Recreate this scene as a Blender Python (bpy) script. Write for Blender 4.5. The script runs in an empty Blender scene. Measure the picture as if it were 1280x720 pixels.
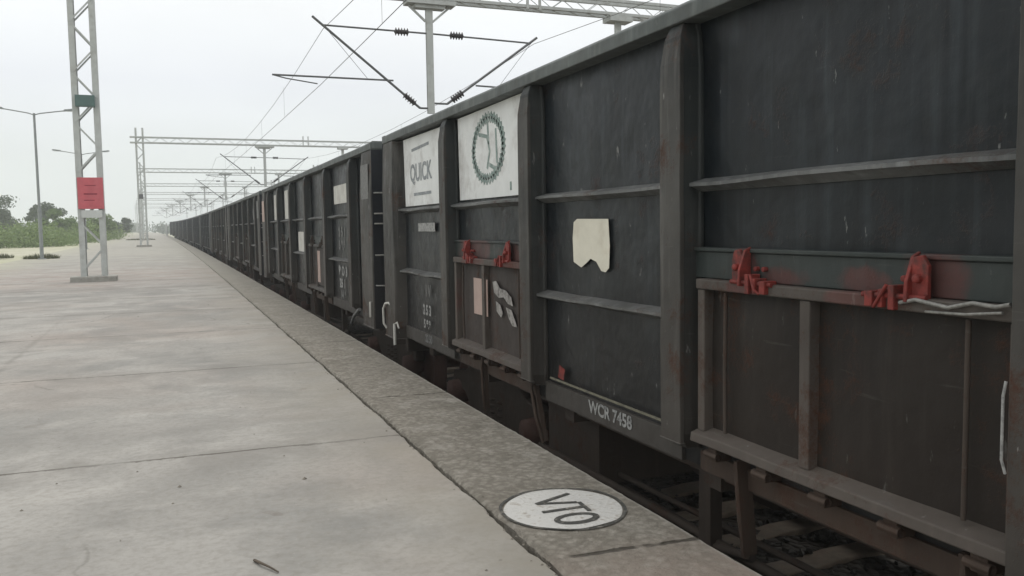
import bpy, math, random
from mathutils import Vector, Matrix, noise

SC = bpy.context.scene
COL = SC.collection
R = math.radians

# ------------------------------------------------------------------ helpers
class MB:
    """collects primitive shapes, builds them as one mesh object"""
    def __init__(s):
        s.v = []; s.f = []; s.sm = []
    def add(s, vs, fs, smooth=False):
        b = len(s.v); s.v += [tuple(p) for p in vs]
        for f in fs:
            s.f.append(tuple(b + i for i in f)); s.sm.append(smooth)
        return s
    def box(s, x0, x1, y0, y1, z0, z1):
        v = [(x, y, z) for z in (z0, z1) for y in (y0, y1) for x in (x0, x1)]
        return s.add(v, [(0,2,3,1),(4,5,7,6),(0,1,5,4),(1,3,7,5),(3,2,6,7),(2,0,4,6)])
    def bar(s, p, q, w, h, up=(0,0,1)):
        p = Vector(p); q = Vector(q); d = (q-p).normalized(); up = Vector(up)
        if abs(d.dot(up)) > .98: up = Vector((0,1,0)) if abs(d.y) < .9 else Vector((1,0,0))
        a = d.cross(up).normalized()*w/2; b = a.cross(d).normalized()*h/2
        v = [p-a-b, p+a-b, p+a+b, p-a+b, q-a-b, q+a-b, q+a+b, q-a+b]
        return s.add(v, [(3,2,1,0),(4,5,6,7),(0,1,5,4),(1,2,6,5),(2,3,7,6),(3,0,4,7)])
    def tube(s, pts, r, n=8, r2=None):
        pts = [Vector(p) for p in pts]; m = len(pts); rings = []
        prev = None
        for i, p in enumerate(pts):
            d = ((pts[min(i+1,m-1)]-pts[max(i-1,0)])).normalized()
            if prev is None:
                up = Vector((0,0,1)) if abs(d.z) < .9 else Vector((1,0,0))
                a = d.cross(up).normalized()
            else:
                a = (prev - d*prev.dot(d)).normalized()
            prev = a; b = d.cross(a)
            rr = r if r2 is None else r+(r2-r)*i/(m-1)
            rings.append([p+(a*math.cos(t)+b*math.sin(t))*rr for t in [2*math.pi*k/n for k in range(n)]])
        vs = [q for g in rings for q in g]; fs = []
        for i in range(m-1):
            for k in range(n):
                fs.append((i*n+k, i*n+(k+1)%n, (i+1)*n+(k+1)%n, (i+1)*n+k))
        s.add(vs, fs, True)
        s.add(rings[0], [tuple(range(n))[::-1]]); s.add(rings[-1], [tuple(range(n))])
        return s
    def lathe(s, p, axis, prof, n=20):
        """prof: list of (distance along axis, radius)"""
        p = Vector(p); d = Vector(axis).normalized()
        up = Vector((0,0,1)) if abs(d.z) < .9 else Vector((1,0,0))
        a = d.cross(up).normalized(); b = d.cross(a)
        vs = []; fs = []
        for (t, r) in prof:
            for k in range(n):
                th = 2*math.pi*k/n
                vs.append(p+d*t+(a*math.cos(th)+b*math.sin(th))*max(r,1e-4))
        for i in range(len(prof)-1):
            for k in range(n):
                fs.append((i*n+k, i*n+(k+1)%n, (i+1)*n+(k+1)%n, (i+1)*n+k))
        s.add(vs, fs, n > 12)
        return s
    def prism(s, poly, origin, u, w, depth):
        """poly of 2D points in the plane (u,w), extruded along u x w by depth"""
        o = Vector(origin); u = Vector(u); w = Vector(w); d = u.cross(w).normalized()*depth
        A = [o+u*a+w*b for a, b in poly]; n = len(A)
        fs = [tuple(range(n))[::-1], tuple(range(n, 2*n))]
        for i in range(n): fs.append((i, (i+1) % n, n+(i+1) % n, n+i))
        return s.add(A+[p+d for p in A], fs)
    def grid(s, nu, nv, fn, smooth=True):
        vs = [fn(i/nu, j/nv) for j in range(nv+1) for i in range(nu+1)]
        fs = [(j*(nu+1)+i, j*(nu+1)+i+1, (j+1)*(nu+1)+i+1, (j+1)*(nu+1)+i) for j in range(nv) for i in range(nu)]
        return s.add(vs, fs, smooth)
    def merge(s, o):
        b = len(s.v); s.v += o.v; s.f += [tuple(b+i for i in f) for f in o.f]; s.sm += o.sm
        return s
    def mesh(s, name, m):
        me = bpy.data.meshes.new(name)
        me.from_pydata(s.v, [], s.f)
        me.polygons.foreach_set('use_smooth', s.sm)
        if m is not None: me.materials.append(m)
        me.update()
        return me
    def build(s, name, m, parent=None, bevel=0, loc=(0,0,0)):
        o = bpy.data.objects.new(name, s.mesh(name, m)); COL.objects.link(o)
        o.location = loc
        if parent is not None: o.parent = parent
        if bevel:
            b = o.modifiers.new('Bevel', 'BEVEL'); b.width = bevel; b.segments = 2
            b.limit_method = 'ANGLE'; b.angle_limit = R(40)
        return o

def empty(name, loc=(0,0,0), rz=0):
    o = bpy.data.objects.new(name, None); COL.objects.link(o)
    o.location = loc; o.rotation_euler = (0,0,rz); o.empty_display_size = .3
    return o
def tag(o, label=None, cat=None, group=None, kind=None):
    if label: o['label'] = label
    if cat: o['category'] = cat
    if group: o['group'] = group
    if kind: o['kind'] = kind
    return o
def copy_tree(o, parent=None):
    c = o.copy(); COL.objects.link(c); c.parent = parent
    for ch in list(o.children): copy_tree(ch, c)
    return c
def text_mb(txt, origin, u, w, size, depth, squeeze=1.0, bold=.0):
    """lettering as flat mesh lying in plane (u,w), anchored at its lower left"""
    cu = bpy.data.curves.new('lettering', 'FONT'); cu.body = txt; cu.size = 1.0; cu.offset = bold
    ob = bpy.data.objects.new('lettering', cu)
    me = bpy.data.meshes.new_from_object(ob)
    o = Vector(origin); u = Vector(u); w = Vector(w); d = u.cross(w).normalized()*depth
    mb = MB(); mb.add([o+u*(v.co.x*size*squeeze)+w*(v.co.y*size)+d for v in me.vertices],
                      [tuple(p.vertices) for p in me.polygons])
    bpy.data.objects.remove(ob); bpy.data.curves.remove(cu); bpy.data.meshes.remove(me)
    return mb

# ------------------------------------------------------------------ materials
class NT:
    def __init__(s, name):
        s.m = bpy.data.materials.new(name); s.m.use_nodes = True
        s.t = s.m.node_tree; s.n = s.t.nodes; s.l = s.t.links
        s.b = s.n['Principled BSDF']
    def new(s, k, **kw):
        n = s.n.new(k)
        for a, b in kw.items(): setattr(n, a, b)
        return n
    def link(s, a, b): s.l.new(a, b)
    def val(s, inp, x):
        if hasattr(x, 'links'): s.link(x, inp)
        else: inp.default_value = x
    def math(s, op, a, b=0.0, c=None, clamp=False):
        n = s.new('ShaderNodeMath', operation=op, use_clamp=clamp)
        s.val(n.inputs[0], a); s.val(n.inputs[1], b)
        if c is not None: s.val(n.inputs[2], c)
        return n.outputs[0]
    def vmath(s, op, a, b=(0,0,0)):
        n = s.new('ShaderNodeVectorMath', operation=op)
        s.val(n.inputs[0], a); s.val(n.inputs[1], b); return n.outputs[0]
    def coord(s, kind='Object'):
        return s.new('ShaderNodeTexCoord').outputs[kind]
    def sep(s, v):
        n = s.new('ShaderNodeSeparateXYZ'); s.link(v, n.inputs[0]); return n.outputs
    def noise(s, vec, scale, detail=4, rough=.55, dist=0):
        n = s.new('ShaderNodeTexNoise'); s.link(vec, n.inputs['Vector'])
        n.inputs['Scale'].default_value = scale; n.inputs['Detail'].default_value = detail
        n.inputs['Roughness'].default_value = rough; n.inputs['Distortion'].default_value = dist
        return n.outputs['Fac']
    def voro(s, vec, scale, feature='F1', out='Distance'):
        n = s.new('ShaderNodeTexVoronoi', feature=feature); s.link(vec, n.inputs['Vector'])
        n.inputs['Scale'].default_value = scale
        return n.outputs[out]
    def ramp(s, x, lo, hi, a=0.0, b=1.0):
        n = s.new('ShaderNodeMapRange'); n.clamp = True
        s.val(n.inputs['Value'], x)
        n.inputs['From Min'].default_value = lo; n.inputs['From Max'].default_value = hi
        n.inputs['To Min'].default_value = a; n.inputs['To Max'].default_value = b
        return n.outputs[0]
    def mix(s, fac, a, b, mode='MIX'):
        n = s.new('ShaderNodeMix', data_type='RGBA', blend_type=mode)
        s.val(n.inputs['Factor'], fac)
        for i, x in ((6, a), (7, b)):
            if hasattr(x, 'links'): s.link(x, n.inputs[i])
            else: n.inputs[i].default_value = (*x, 1) if len(x) == 3 else x
        return n.outputs[2]
    def bump(s, h, strength=.3, dist=.01, normal=None):
        n = s.new('ShaderNodeBump'); n.inputs['Strength'].default_value = strength
        n.inputs['Distance'].default_value = dist; s.link(h, n.inputs['Height'])
        if normal is not None: s.link(normal, n.inputs['Normal'])
        return n.outputs[0]
    def done(s, col, rough=.7, normal=None, metal=0, spec=.5):
        s.val(s.b.inputs['Base Color'], col if hasattr(col, 'links') else (*col, 1))
        s.val(s.b.inputs['Roughness'], rough)
        s.b.inputs['Metallic'].default_value = metal
        s.b.inputs['Specular IOR Level'].default_value = spec
        if normal is not None: s.link(normal, s.b.inputs['Normal'])
        return s.m

def wagon_paint(name, base, alt, rust=.25, streak=.5, flecks=.3, rough=.5, lowdirt=.6, dirt=(.075,.058,.045), spec=.4, dust=.25, spray=()):
    """old enamel on steel: patchy, streaked, rust breaking through, road dirt low down"""
    t = NT(name)
    oi = t.new('ShaderNodeObjectInfo')
    off = t.vmath('MULTIPLY', oi.outputs['Location'], (.37,.73,.11))
    c0 = t.coord(); c = t.vmath('ADD', c0, off); z = t.sep(c0)[2]
    big = t.noise(c, 1.3, 5, .6); mid = t.noise(c, 7, 6, .65); fine = t.noise(c, 60, 4, .7)
    col = t.mix(t.ramp(big, .32, .68), base, alt)
    st = t.noise(t.vmath('MULTIPLY', c, (9, 9, .55)), 1.6, 5, .6)
    light = tuple(min(1, x*1.9+.012) for x in alt)
    col = t.mix(t.ramp(st, .52, .78, 0, streak), col, light)
    dark = tuple(x*.55 for x in base)
    st2 = t.noise(t.vmath('MULTIPLY', c, (6, 6, .4)), 2.3, 4, .6)
    col = t.mix(t.ramp(st2, .55, .75, 0, streak), col, dark)
    # pale dust film
    col = t.mix(t.math('MULTIPLY', t.ramp(mid, .45, .75), dust), col, (.095,.088,.077))
    # dirt thrown up from the track
    lo = t.math('MULTIPLY', t.ramp(t.math('ADD', z, t.math('MULTIPLY', mid, .5)), 1.3, 2.5, 1, 0), lowdirt)
    col = t.mix(lo, col, dirt)
    # rust
    rn = t.math('ADD', t.math('MULTIPLY', t.noise(c, 3.1, 8, .7), .75), t.math('MULTIPLY', fine, .25))
    rm = t.ramp(rn, .60-.12*rust, .70-.06*rust)
    rc = t.mix(mid, (.085,.035,.018), (.045,.022,.015))
    col = t.mix(t.math('MULTIPLY', rm, min(1, rust*2.2)), col, rc)
    # chips and drips
    fl = t.noise(t.vmath('MULTIPLY', c, (14, 14, 4.2)), 1.5, 5, .62); t_f = 1.0
    col = t.mix(t.ramp(fl, .665, .72, 0, flecks*t_f), col, (.38,.38,.36))
    # red oxide brushed carelessly round the hinges
    for (py, pz, ry, rz_) in spray:
        xyz = t.sep(c0)
        a = t.math('DIVIDE', t.math('SUBTRACT', xyz[1], py), ry); b = t.math('DIVIDE', t.math('SUBTRACT', z, pz), rz_)
        rr = t.math('ADD', t.math('ADD', t.math('MULTIPLY', a, a), t.math('MULTIPLY', b, b)), t.math('MULTIPLY', t.math('SUBTRACT', mid, .5), 2.4))
        col = t.mix(t.ramp(rr, .2, .8, .45, 0), col, t.mix(fine, (.16,.03,.025), (.09,.027,.022)))
    rg = t.ramp(t.math('ADD', mid, t.math('MULTIPLY', rm, .5)), .2, 1.1, rough-.12, min(1, rough+.35))
    h = t.math('ADD', t.math('MULTIPLY', mid, .6), t.math('MULTIPLY', fine, .4))
    big_n = t.bump(t.noise(c, 2.6, 3, .5), .5, .06)
    scr = t.noise(t.vmath('MULTIPLY', c, (3, 1.1, 16)), 2.1, 4, .6)
    col = t.mix(t.ramp(scr, .66, .74, 0, dust*1.6), col, (.12,.115,.105))
    return t.done(col, rg, t.bump(t.math('ADD', h, t.math('MULTIPLY', rm, .8)), .35, .006, big_n), spec=spec)

def plain(name, col, var=.25, scale=6, rough=.6, metal=0, bump=.15, spec=.4, dirtcol=None, dirt=.3):
    t = NT(name); c = t.coord()
    n = t.noise(c, scale, 6, .65)
    k = t.mix(t.ramp(n, .3, .7), tuple(x*(1-var) for x in col), tuple(min(1, x*(1+var)) for x in col))
    if dirtcol:
        k = t.mix(t.ramp(t.noise(c, scale*.6, 7, .7), .5, .68, 0, dirt), k, dirtcol)
    return t.done(k, rough, t.bump(n, bump, .004), metal, spec)

M = {}
M['panel'] = wagon_paint('dark wagon paint', (.0045,.0068,.0088), (.0135,.018,.0215), rust=.26, streak=.7, flecks=.55, rough=.36, lowdirt=.5, dust=.09, spec=.25, dirt=(.026,.021,.0175))
M['frame'] = wagon_paint('pale stanchion paint', (.024,.0245,.0235), (.078,.075,.069), rust=.5, streak=.8, flecks=.6, rough=.58, lowdirt=.6, dust=.35, dirt=(.062,.05,.041), spec=.25)  # paler than the paint on the stanchion bodies
M['farpanel'] = wagon_paint('blue grey wagon paint', (.006,.009,.0135), (.014,.0185,.026), rust=.12, streak=.5, flecks=.2, rough=.4, lowdirt=.25, dust=.08, spec=.35)
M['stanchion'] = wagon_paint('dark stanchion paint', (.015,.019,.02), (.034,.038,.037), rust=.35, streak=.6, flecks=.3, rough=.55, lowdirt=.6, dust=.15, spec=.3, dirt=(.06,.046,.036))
M['rib'] = wagon_paint('worn rib paint', (.042,.045,.046), (.145,.15,.148), rust=.4, streak=.5, flecks=.5, rough=.5, lowdirt=.3, dust=.4, dirt=(.14,.12,.1))
M['coping'] = wagon_paint('coping paint', (.06,.07,.068), (.105,.117,.113), rust=.1, streak=.35, flecks=.2, rough=.6, lowdirt=0, dust=.3)
M['beam'] = wagon_paint('green grey header paint', (.016,.024,.0235), (.03,.039,.037), rust=.22, streak=.3, flecks=.15, rough=.55, lowdirt=.2, dust=.2)
M['sprayedbeam'] = wagon_paint('header paint sprayed red', (.016,.024,.0235), (.03,.039,.037), rust=.22, streak=.3, flecks=.15, rough=.55, lowdirt=.2, dust=.2, spray=((-1.27,2.03,.09,.12),(-1.50,1.99,.15,.06),(-2.22,2.04,.15,.13),(-1.92,2.0,.13,.06),(1.25,2.0,.42,.12),(2.1,2.03,.5,.14)))
M['door'] = wagon_paint('dirty door paint', (.0085,.0083,.008), (.024,.020,.0165), rust=.5, streak=.5, flecks=.15, rough=.6, lowdirt=.7, dirt=(.027,.0195,.015), dust=.12, spec=.22)
M['rail'] = wagon_paint('door rail paint', (.042,.036,.032), (.085,.072,.062), rust=.5, streak=.3, flecks=.2, rough=.65, lowdirt=.5, dust=.3, dirt=(.10,.08,.066))
M['sprayedrail'] = wagon_paint('door rail sprayed red', (.042,.036,.032), (.085,.072,.062), rust=.5, streak=.3, flecks=.2, rough=.65, lowdirt=.5, dust=.3, dirt=(.10,.08,.066), spray=((-1.3,1.94,.16,.04),(-1.95,1.94,.2,.04),(1.3,1.94,.4,.07),(2.1,1.94,.4,.07),(2.4,1.6,.12,.3),(.98,1.8,.1,.3)))
M['sill'] = wagon_paint('rusty sill', (.036,.024,.018), (.062,.039,.027), rust=.6, streak=.4, flecks=.08, rough=.75, lowdirt=.3, dust=.15, dirt=(.06,.04,.028))
M['darksill'] = wagon_paint('grey sill', (.03,.031,.03), (.042,.042,.04), rust=.2, streak=.3, flecks=.08, rough=.65, lowdirt=.4, dust=.15)
M['rustdoor'] = wagon_paint('red rusted door', (.02,.0165,.015), (.034,.027,.024), rust=.45, streak=.4, flecks=.15, rough=.7, lowdirt=.3, dust=.25, dirt=(.085,.06,.048))
M['under'] = wagon_paint('underframe grime', (.034,.026,.021), (.058,.043,.034), rust=.5, streak=.3, flecks=.0, rough=.85, lowdirt=.3, dust=.15)
M['wheel'] = wagon_paint('rusty wheel', (.085,.048,.04), (.12,.066,.052), rust=.5, streak=.2, flecks=0, rough=.8, lowdirt=0, dust=.2)
M['end'] = wagon_paint('blue grey end wall', (.006,.008,.012), (.010,.013,.018), rust=.12, streak=.2, flecks=.1, rough=.6, lowdirt=.2, dust=.05, spec=.3)
M['red'] = plain('red oxide hinge paint', (.18,.026,.02), .5, 22, .65, bump=.5, dirtcol=(.035,.022,.018), dirt=.95)
M['white'] = plain('white paint', (.52,.51,.47), .1, 8, .6, dirtcol=(.3,.27,.23), dirt=.5)
M['sheet'] = plain('white painted sheet', (.68,.69,.68), .08, 5, .55, dirtcol=(.40,.38,.36), dirt=.7)
M['pinksheet'] = plain('pinkish plate', (.42,.31,.27), .1, 8, .6, dirtcol=(.3,.2,.16), dirt=.4)
M['cream'] = plain('cream paper', (.66,.63,.53), .06, 9, .8, dirtcol=(.45,.38,.28), dirt=.4)
M['ink'] = plain('faded ink', (.24,.26,.27), .3, 30, .8, dirtcol=(.45,.45,.45), dirt=.7)
M['greenink'] = plain('faded green ink', (.21,.27,.25), .3, 18, .8, dirtcol=(.48,.52,.5), dirt=.8)
M['patchwhite'] = plain('daubed white paint', (.28,.265,.25), .45, 26, .7, dirtcol=(.06,.05,.045), dirt=.95)
M['stencil'] = plain('worn white stencil', (.30,.30,.29), .4, 40, .7, dirtcol=(.07,.07,.07), dirt=.8)
M['dimstencil'] = plain('dim white stencil', (.16,.16,.155), .3, 40, .7, dirtcol=(.06,.06,.06), dirt=.85)
M['cable'] = plain('bare bright wire', (.22,.215,.2), .35, 60, .5, metal=.2)
M['yellowline'] = plain('faded cream line', (.16,.15,.11), .3, 20, .7, dirtcol=(.05,.05,.045), dirt=.7)
M['galv'] = plain('galvanised steel', (.46,.48,.465), .1, 5, .6, metal=0, dirtcol=(.3,.29,.26), dirt=.5)
M['galvdark'] = plain('weathered steel tube', (.115,.12,.122), .2, 8, .5, metal=.2)
M['insul'] = plain('brown porcelain', (.035,.03,.032), .2, 10, .25)
M['wire'] = plain('copper wire', (.12,.115,.11), .2, 20, .5, metal=.4)
M['greenbox'] = plain('dark green box paint', (.09,.15,.14), .15, 9, .5)
M['signred'] = plain('hazy red sign', (.52,.11,.13), .12, 5, .5, dirtcol=(.5,.16,.18), dirt=.5)  # red paled so the colour itself carries the haze over the board
M['signline'] = plain('dark red lettering', (.25,.03,.05), .2, 9, .6)
M['pole'] = plain('grey painted pole', (.24,.26,.26), .12, 3, .5, dirtcol=(.15,.15,.14), dirt=.4)
M['lens'] = plain('lamp glass', (.55,.57,.57), .05, 4, .2)
M['plinth'] = plain('plinth concrete', (.33,.32,.29), .15, 7, .9, bump=.5, dirtcol=(.18,.17,.15), dirt=.6)
M['sleeper'] = plain('concrete sleeper', (.20,.16,.12), .25, 8, .9, bump=.6, dirtcol=(.2,.13,.09), dirt=.7)
M['steelrail'] = plain('rusty rail', (.11,.065,.045), .25, 9, .7, bump=.3)
M['stone'] = plain('ballast stone', (.06,.055,.048), .45, 5, .9, bump=.6, dirtcol=(.055,.045,.036), dirt=.7)
M['grit'] = plain('grit', (.2,.18,.15), .5, 40, .9)
M['trunk'] = plain('bark', (.09,.072,.055), .3, 14, .9, bump=.8)
M['oldwhite'] = plain('weathered white post', (.55,.57,.55), .08, 4, .6)

def leaf_mat(name, a, b):
    t = NT(name); c = t.coord()
    n = t.noise(c, .9, 4, .6)
    g = t.new('ShaderNodeNewGeometry').outputs['Random Per Island']
    k = t.mix(t.math('ADD', t.math('MULTIPLY', n, .6), t.math('MULTIPLY', g, .4)), a, b)
    t.done(k, .65, spec=.25)
    tr = t.new('ShaderNodeBsdfTranslucent'); t.link(k, tr.inputs[0])
    mx = t.new('ShaderNodeMixShader'); mx.inputs[0].default_value = .25
    t.link(t.b.outputs[0], mx.inputs[1]); t.link(tr.outputs[0], mx.inputs[2])
    t.link(mx.outputs[0], t.n['Material Output'].inputs[0])
    return t.m
M['leafdark'] = leaf_mat('dark foliage', (.04,.068,.036), (.085,.12,.06))
M['leafmid'] = leaf_mat('green foliage', (.085,.15,.045), (.17,.23,.085))
M['leafpale'] = leaf_mat('pale scrub', (.12,.19,.065), (.22,.28,.11))
M['leafweed'] = leaf_mat('weeds', (.06,.075,.035), (.12,.12,.06))

def platform_mat():
    t = NT('platform concrete'); c = t.coord(); x, y, z = t.sep(c)
    big = t.noise(c, .42, 6, .65, .8); mid = t.noise(c, 1.7, 7, .65, .4); fine = t.noise(c, 26, 6, .7)
    brush = t.noise(t.vmath('MULTIPLY', c, (.9, 1.5, 1)), 1.0, 8, .7)
    k = t.mix(t.ramp(big, .3, .7), (.25,.238,.22), (.39,.375,.348))
    k = t.mix(t.ramp(mid, .44, .66, 0, .65), k, (.205,.198,.184))
    k = t.mix(t.ramp(brush, .54, .70, 0, .5), k, (.45,.43,.395))
    k = t.mix(t.ramp(t.noise(t.vmath('ADD', c, (7,3,0)), .22, 4, .6), .52, .72, 0, .45), k, (.36,.285,.24))
    k = t.mix(t.ramp(t.noise(t.vmath('ADD', c, (31,13,0)), .9, 6, .65, .5), .52, .66, 0, .6), k, (.19,.188,.178))
    # reddish dust band further along
    redm = t.math('MULTIPLY', t.ramp(t.math('ABSOLUTE', t.math('SUBTRACT', y, 27.0)), 1.0, 8.0, 1, 0), t.ramp(mid, .4, .6, .05, .3))
    k = t.mix(redm, k, (.40,.26,.22))
    # sandy, unswept back of the platform
    wob = t.math('MULTIPLY', t.noise(c, .25, 4, .6), 3.0)
    sand = t.ramp(t.math('ADD', t.math('ADD', x, wob), 3.6), -1.8, .8, 1, 0)
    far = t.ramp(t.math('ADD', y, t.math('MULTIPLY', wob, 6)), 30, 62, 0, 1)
    sand = t.math('MULTIPLY', t.math('MULTIPLY', sand, t.ramp(y, 18, 36)), .9)
    k = t.mix(sand, k, t.mix(mid, (.43,.42,.31), (.36,.36,.25)))
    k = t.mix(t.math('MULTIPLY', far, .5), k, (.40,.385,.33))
    k = t.mix(t.ramp(fine, .45, .72, 0, .5), k, (.18,.162,.138))
    k = t.mix(t.ramp(t.noise(c, 70, 3, .6), .6, .75, 0, .4), k, (.46,.44,.4))
    # brown dirt trodden off the edge strip
    db = t.math('MULTIPLY', t.ramp(t.math('ADD', x, t.math('MULTIPLY', t.noise(c, .9, 5, .65), 1.5)), 1.15, 2.05), t.ramp(t.noise(c, 2.2, 5, .6), .35, .6, .35, .85))
    k = t.mix(t.math('MULTIPLY', db, .8), k, (.255,.232,.192))
    # crazed cracks, spit marks, dropped grease
    wc = t.new('ShaderNodeTexNoise'); t.link(c, wc.inputs['Vector']); wc.inputs['Scale'].default_value = 2.5; wc.inputs['Detail'].default_value = 5
    dv = t.new('ShaderNodeVectorMath', operation='MULTIPLY_ADD'); t.link(wc.outputs['Color'], dv.inputs[0]); dv.inputs[1].default_value = (.5,.5,0); t.link(c, dv.inputs[2])
    ve = t.voro(dv.outputs[0], .55, 'DISTANCE_TO_EDGE')
    crack = t.math('MULTIPLY', t.ramp(ve, .001, .006, 1, 0), t.ramp(t.noise(c, .5, 3, .6), .52, .62))
    k = t.mix(t.math('MULTIPLY', crack, .6), k, (.11,.10,.085))
    sp = t.voro(dv.outputs[0], 2.3); szn = t.noise(c, 1.1, 2, .5)
    k = t.mix(t.math('MULTIPLY', t.ramp(t.math('SUBTRACT', sp, t.math('MULTIPLY', szn, .16)), .0, .03, .55, 0), t.ramp(t.noise(c, .8, 2, .5), .5, .6)), k, (.15,.12,.10))
    sp2 = t.voro(t.vmath('ADD', dv.outputs[0], (5.3,2.1,0)), 7.0)
    k = t.mix(t.math('MULTIPLY', t.ramp(sp2, .04, .10, .6, 0), t.ramp(mid, .48, .6)), k, (.12,.105,.09))
    # cast joints with crumbled edges
    jw = t.math('MULTIPLY', t.math('SUBTRACT', t.noise(c, 3.0, 5, .7), .5), .09)
    yy = t.math('SUBTRACT', t.math('SUBTRACT', t.math('ADD', y, jw), t.math('MULTIPLY', x, -.035)), 1.88)
    d1 = t.math('MULTIPLY', t.math('ABSOLUTE', t.math('SUBTRACT', t.math('FRACT', t.math('DIVIDE', yy, 3.1)), .5)), 3.1)
    d1 = t.math('SUBTRACT', 1.55, d1)
    broken = t.ramp(t.noise(c, 1.6, 4, .7), .36, .56, .25, 1)
    j1 = t.math('MULTIPLY', t.ramp(t.math('SUBTRACT', d1, t.math('MULTIPLY', t.ramp(t.noise(c, 6, 4, .7), .5, .7), .022)), .005, .018, 1, 0), broken)
    d2 = t.math('ABSOLUTE', t.math('ADD', t.math('ADD', x, jw), 1.5))
    j2 = t.math('MULTIPLY', t.math('MULTIPLY', t.ramp(d2, .006, .05, .3, 0), broken), t.ramp(y, 11, 15, 1, 0))
    soil = t.math('MULTIPLY', t.ramp(d1, .0, .45, .6, 0), t.ramp(mid, .35, .65))
    k = t.mix(soil, k, (.22,.205,.185))
    j = t.math('MAXIMUM', j1, j2)
    k = t.mix(t.math('MULTIPLY', j, .85), k, (.085,.075,.062))
    h = t.math('SUBTRACT', t.math('ADD', t.math('MULTIPLY', mid, .5), t.math('MULTIPLY', fine, .25)), j)
    return t.done(k, .88, t.bump(h, .35, .012), spec=.25)
M['platform'] = platform_mat()

def strip_mat():
    t = NT('platform edge mortar'); c = t.coord(); x, y, z = t.sep(c)
    big = t.noise(c, .8, 5, .6); mid = t.noise(c, 6, 7, .7, .6); fine = t.noise(c, 45, 6, .75); lump = t.voro(t.vmath('ADD', c, t.vmath('MULTIPLY', c, (0,0,0))), 17)
    k = t.mix(t.ramp(big, .3, .7), (.275,.253,.217), (.345,.32,.278))
    k = t.mix(t.ramp(mid, .44, .60, 0, .6), k, (.20,.18,.15))
    vor = t.voro(t.vmath('ADD', c, t.vmath('MULTIPLY', t.new('ShaderNodeTexNoise').outputs['Color'], (.03,.03,0))), 26)
    k = t.mix(t.ramp(vor, .25, .6, 0, .5), k, (.13,.115,.093))
    k = t.mix(t.ramp(t.noise(c, 17, 6, .8), .54, .66, 0, .55), k, (.41,.385,.34))
    k = t.mix(t.ramp(fine, .55, .72, 0, .55), k, (.14,.125,.1))
    k = t.mix(t.ramp(t.noise(c, 2.6, 6, .7, 1.0), .5, .68, 0, .55), k, (.17,.155,.13))
    k = t.mix(t.ramp(t.noise(t.vmath('ADD', c, (4,9,0)), 3.4, 6, .7, .6), .54, .68, 0, .5), k, (.41,.385,.345))
    # reddish, paler stone near the end of the strip by the camera
    near = t.math('MULTIPLY', t.ramp(y, 2.4, 2.95, 1, 0), t.ramp(mid, .3, .6, .35, .9))
    k = t.mix(near, k, (.33,.27,.23))
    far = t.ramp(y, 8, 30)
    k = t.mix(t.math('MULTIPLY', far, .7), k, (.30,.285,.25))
    # worn arris, scraped pale
    e = t.math('MULTIPLY', t.ramp(t.math('ADD', x, t.math('MULTIPLY', mid, .02)), 1.885, 1.91), t.ramp(t.noise(c, 9, 4, .6), .3, .55, .35, .9))
    k = t.mix(e, k, (.40,.385,.345))
    jw = t.math('MULTIPLY', t.math('SUBTRACT', t.noise(c, 8, 4, .6), .5), .05)
    yy = t.math('SUBTRACT', t.math('ADD', t.math('ADD', y, jw), t.math('MULTIPLY', x, .06)), 2.90)
    d = t.math('SUBTRACT', 1.65, t.math('MULTIPLY', t.math('ABSOLUTE', t.math('SUBTRACT', t.math('FRACT', t.math('DIVIDE', yy, 3.3)), .5)), 3.3))
    j = t.math('MULTIPLY', t.ramp(d, .004, .018, 1, 0), t.ramp(t.noise(c, 5, 3, .6), .38, .5))
    k = t.mix(t.math('MULTIPLY', j, .8), k, (.06,.052,.042))
    h = t.math('SUBTRACT', t.math('ADD', t.math('ADD', t.math('MULTIPLY', mid, .8), t.math('MULTIPLY', fine, .35)), t.math('MULTIPLY', lump, -.3)), j)
    return t.done(k, .92, t.bump(h, 1.0, .035), spec=.2)
M['strip'] = strip_mat()

def mark_mat(name, col, worn, amt):
    t = NT(name); c = t.coord()
    n = t.noise(c, 13, 7, .75); f = t.noise(c, 50, 5, .7)
    k = t.mix(t.ramp(n, .3, .7), tuple(v*.82 for v in col), col)
    k = t.mix(t.ramp(t.math('ADD', t.math('MULTIPLY', n, .6), t.math('MULTIPLY', f, .4)), .52, .62, 0, amt), k, worn)
    return t.done(k, .85, t.bump(t.math('ADD', n, f), .6, .012), spec=.25)
M['markwhite'] = mark_mat('white lime paint', (.60,.59,.565), (.34,.31,.27), .95)
M['markdark'] = mark_mat('worn dark paint', (.075,.074,.068), (.24,.225,.195), .8)

def ground_mat():
    t = NT('dry grassy earth'); c = t.coord(); x, y, z = t.sep(c)
    n = t.noise(c, .12, 7, .65, .5); m2 = t.noise(c, 1.2, 6, .7)
    k = t.mix(t.ramp(n, .35, .65), (.50,.475,.40), (.40,.40,.28))
    k = t.mix(t.ramp(m2, .45, .7, 0, .6), k, (.27,.28,.16))
    track = t.ramp(x, 1.0, 1.4)
    k = t.mix(track, k, (.13,.115,.095))
    return t.done(k, .95, t.bump(m2, .5, .1), spec=.15)
M['ground'] = ground_mat()
def ballast_mat():
    t = NT('ballast'); c = t.coord()
    v = t.voro(c, 16); col = t.voro(c, 16, out='Color'); n = t.noise(c, 2, 5, .6)
    k = t.mix(t.sep(col)[0], (.03,.026,.022), (.075,.068,.058))
    k = t.mix(t.ramp(n, .4, .65, 0, .7), k, (.055,.042,.032))
    return t.done(k, .92, t.bump(v, 1.0, -.05), spec=.2)
M['ballast'] = ballast_mat()

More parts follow.
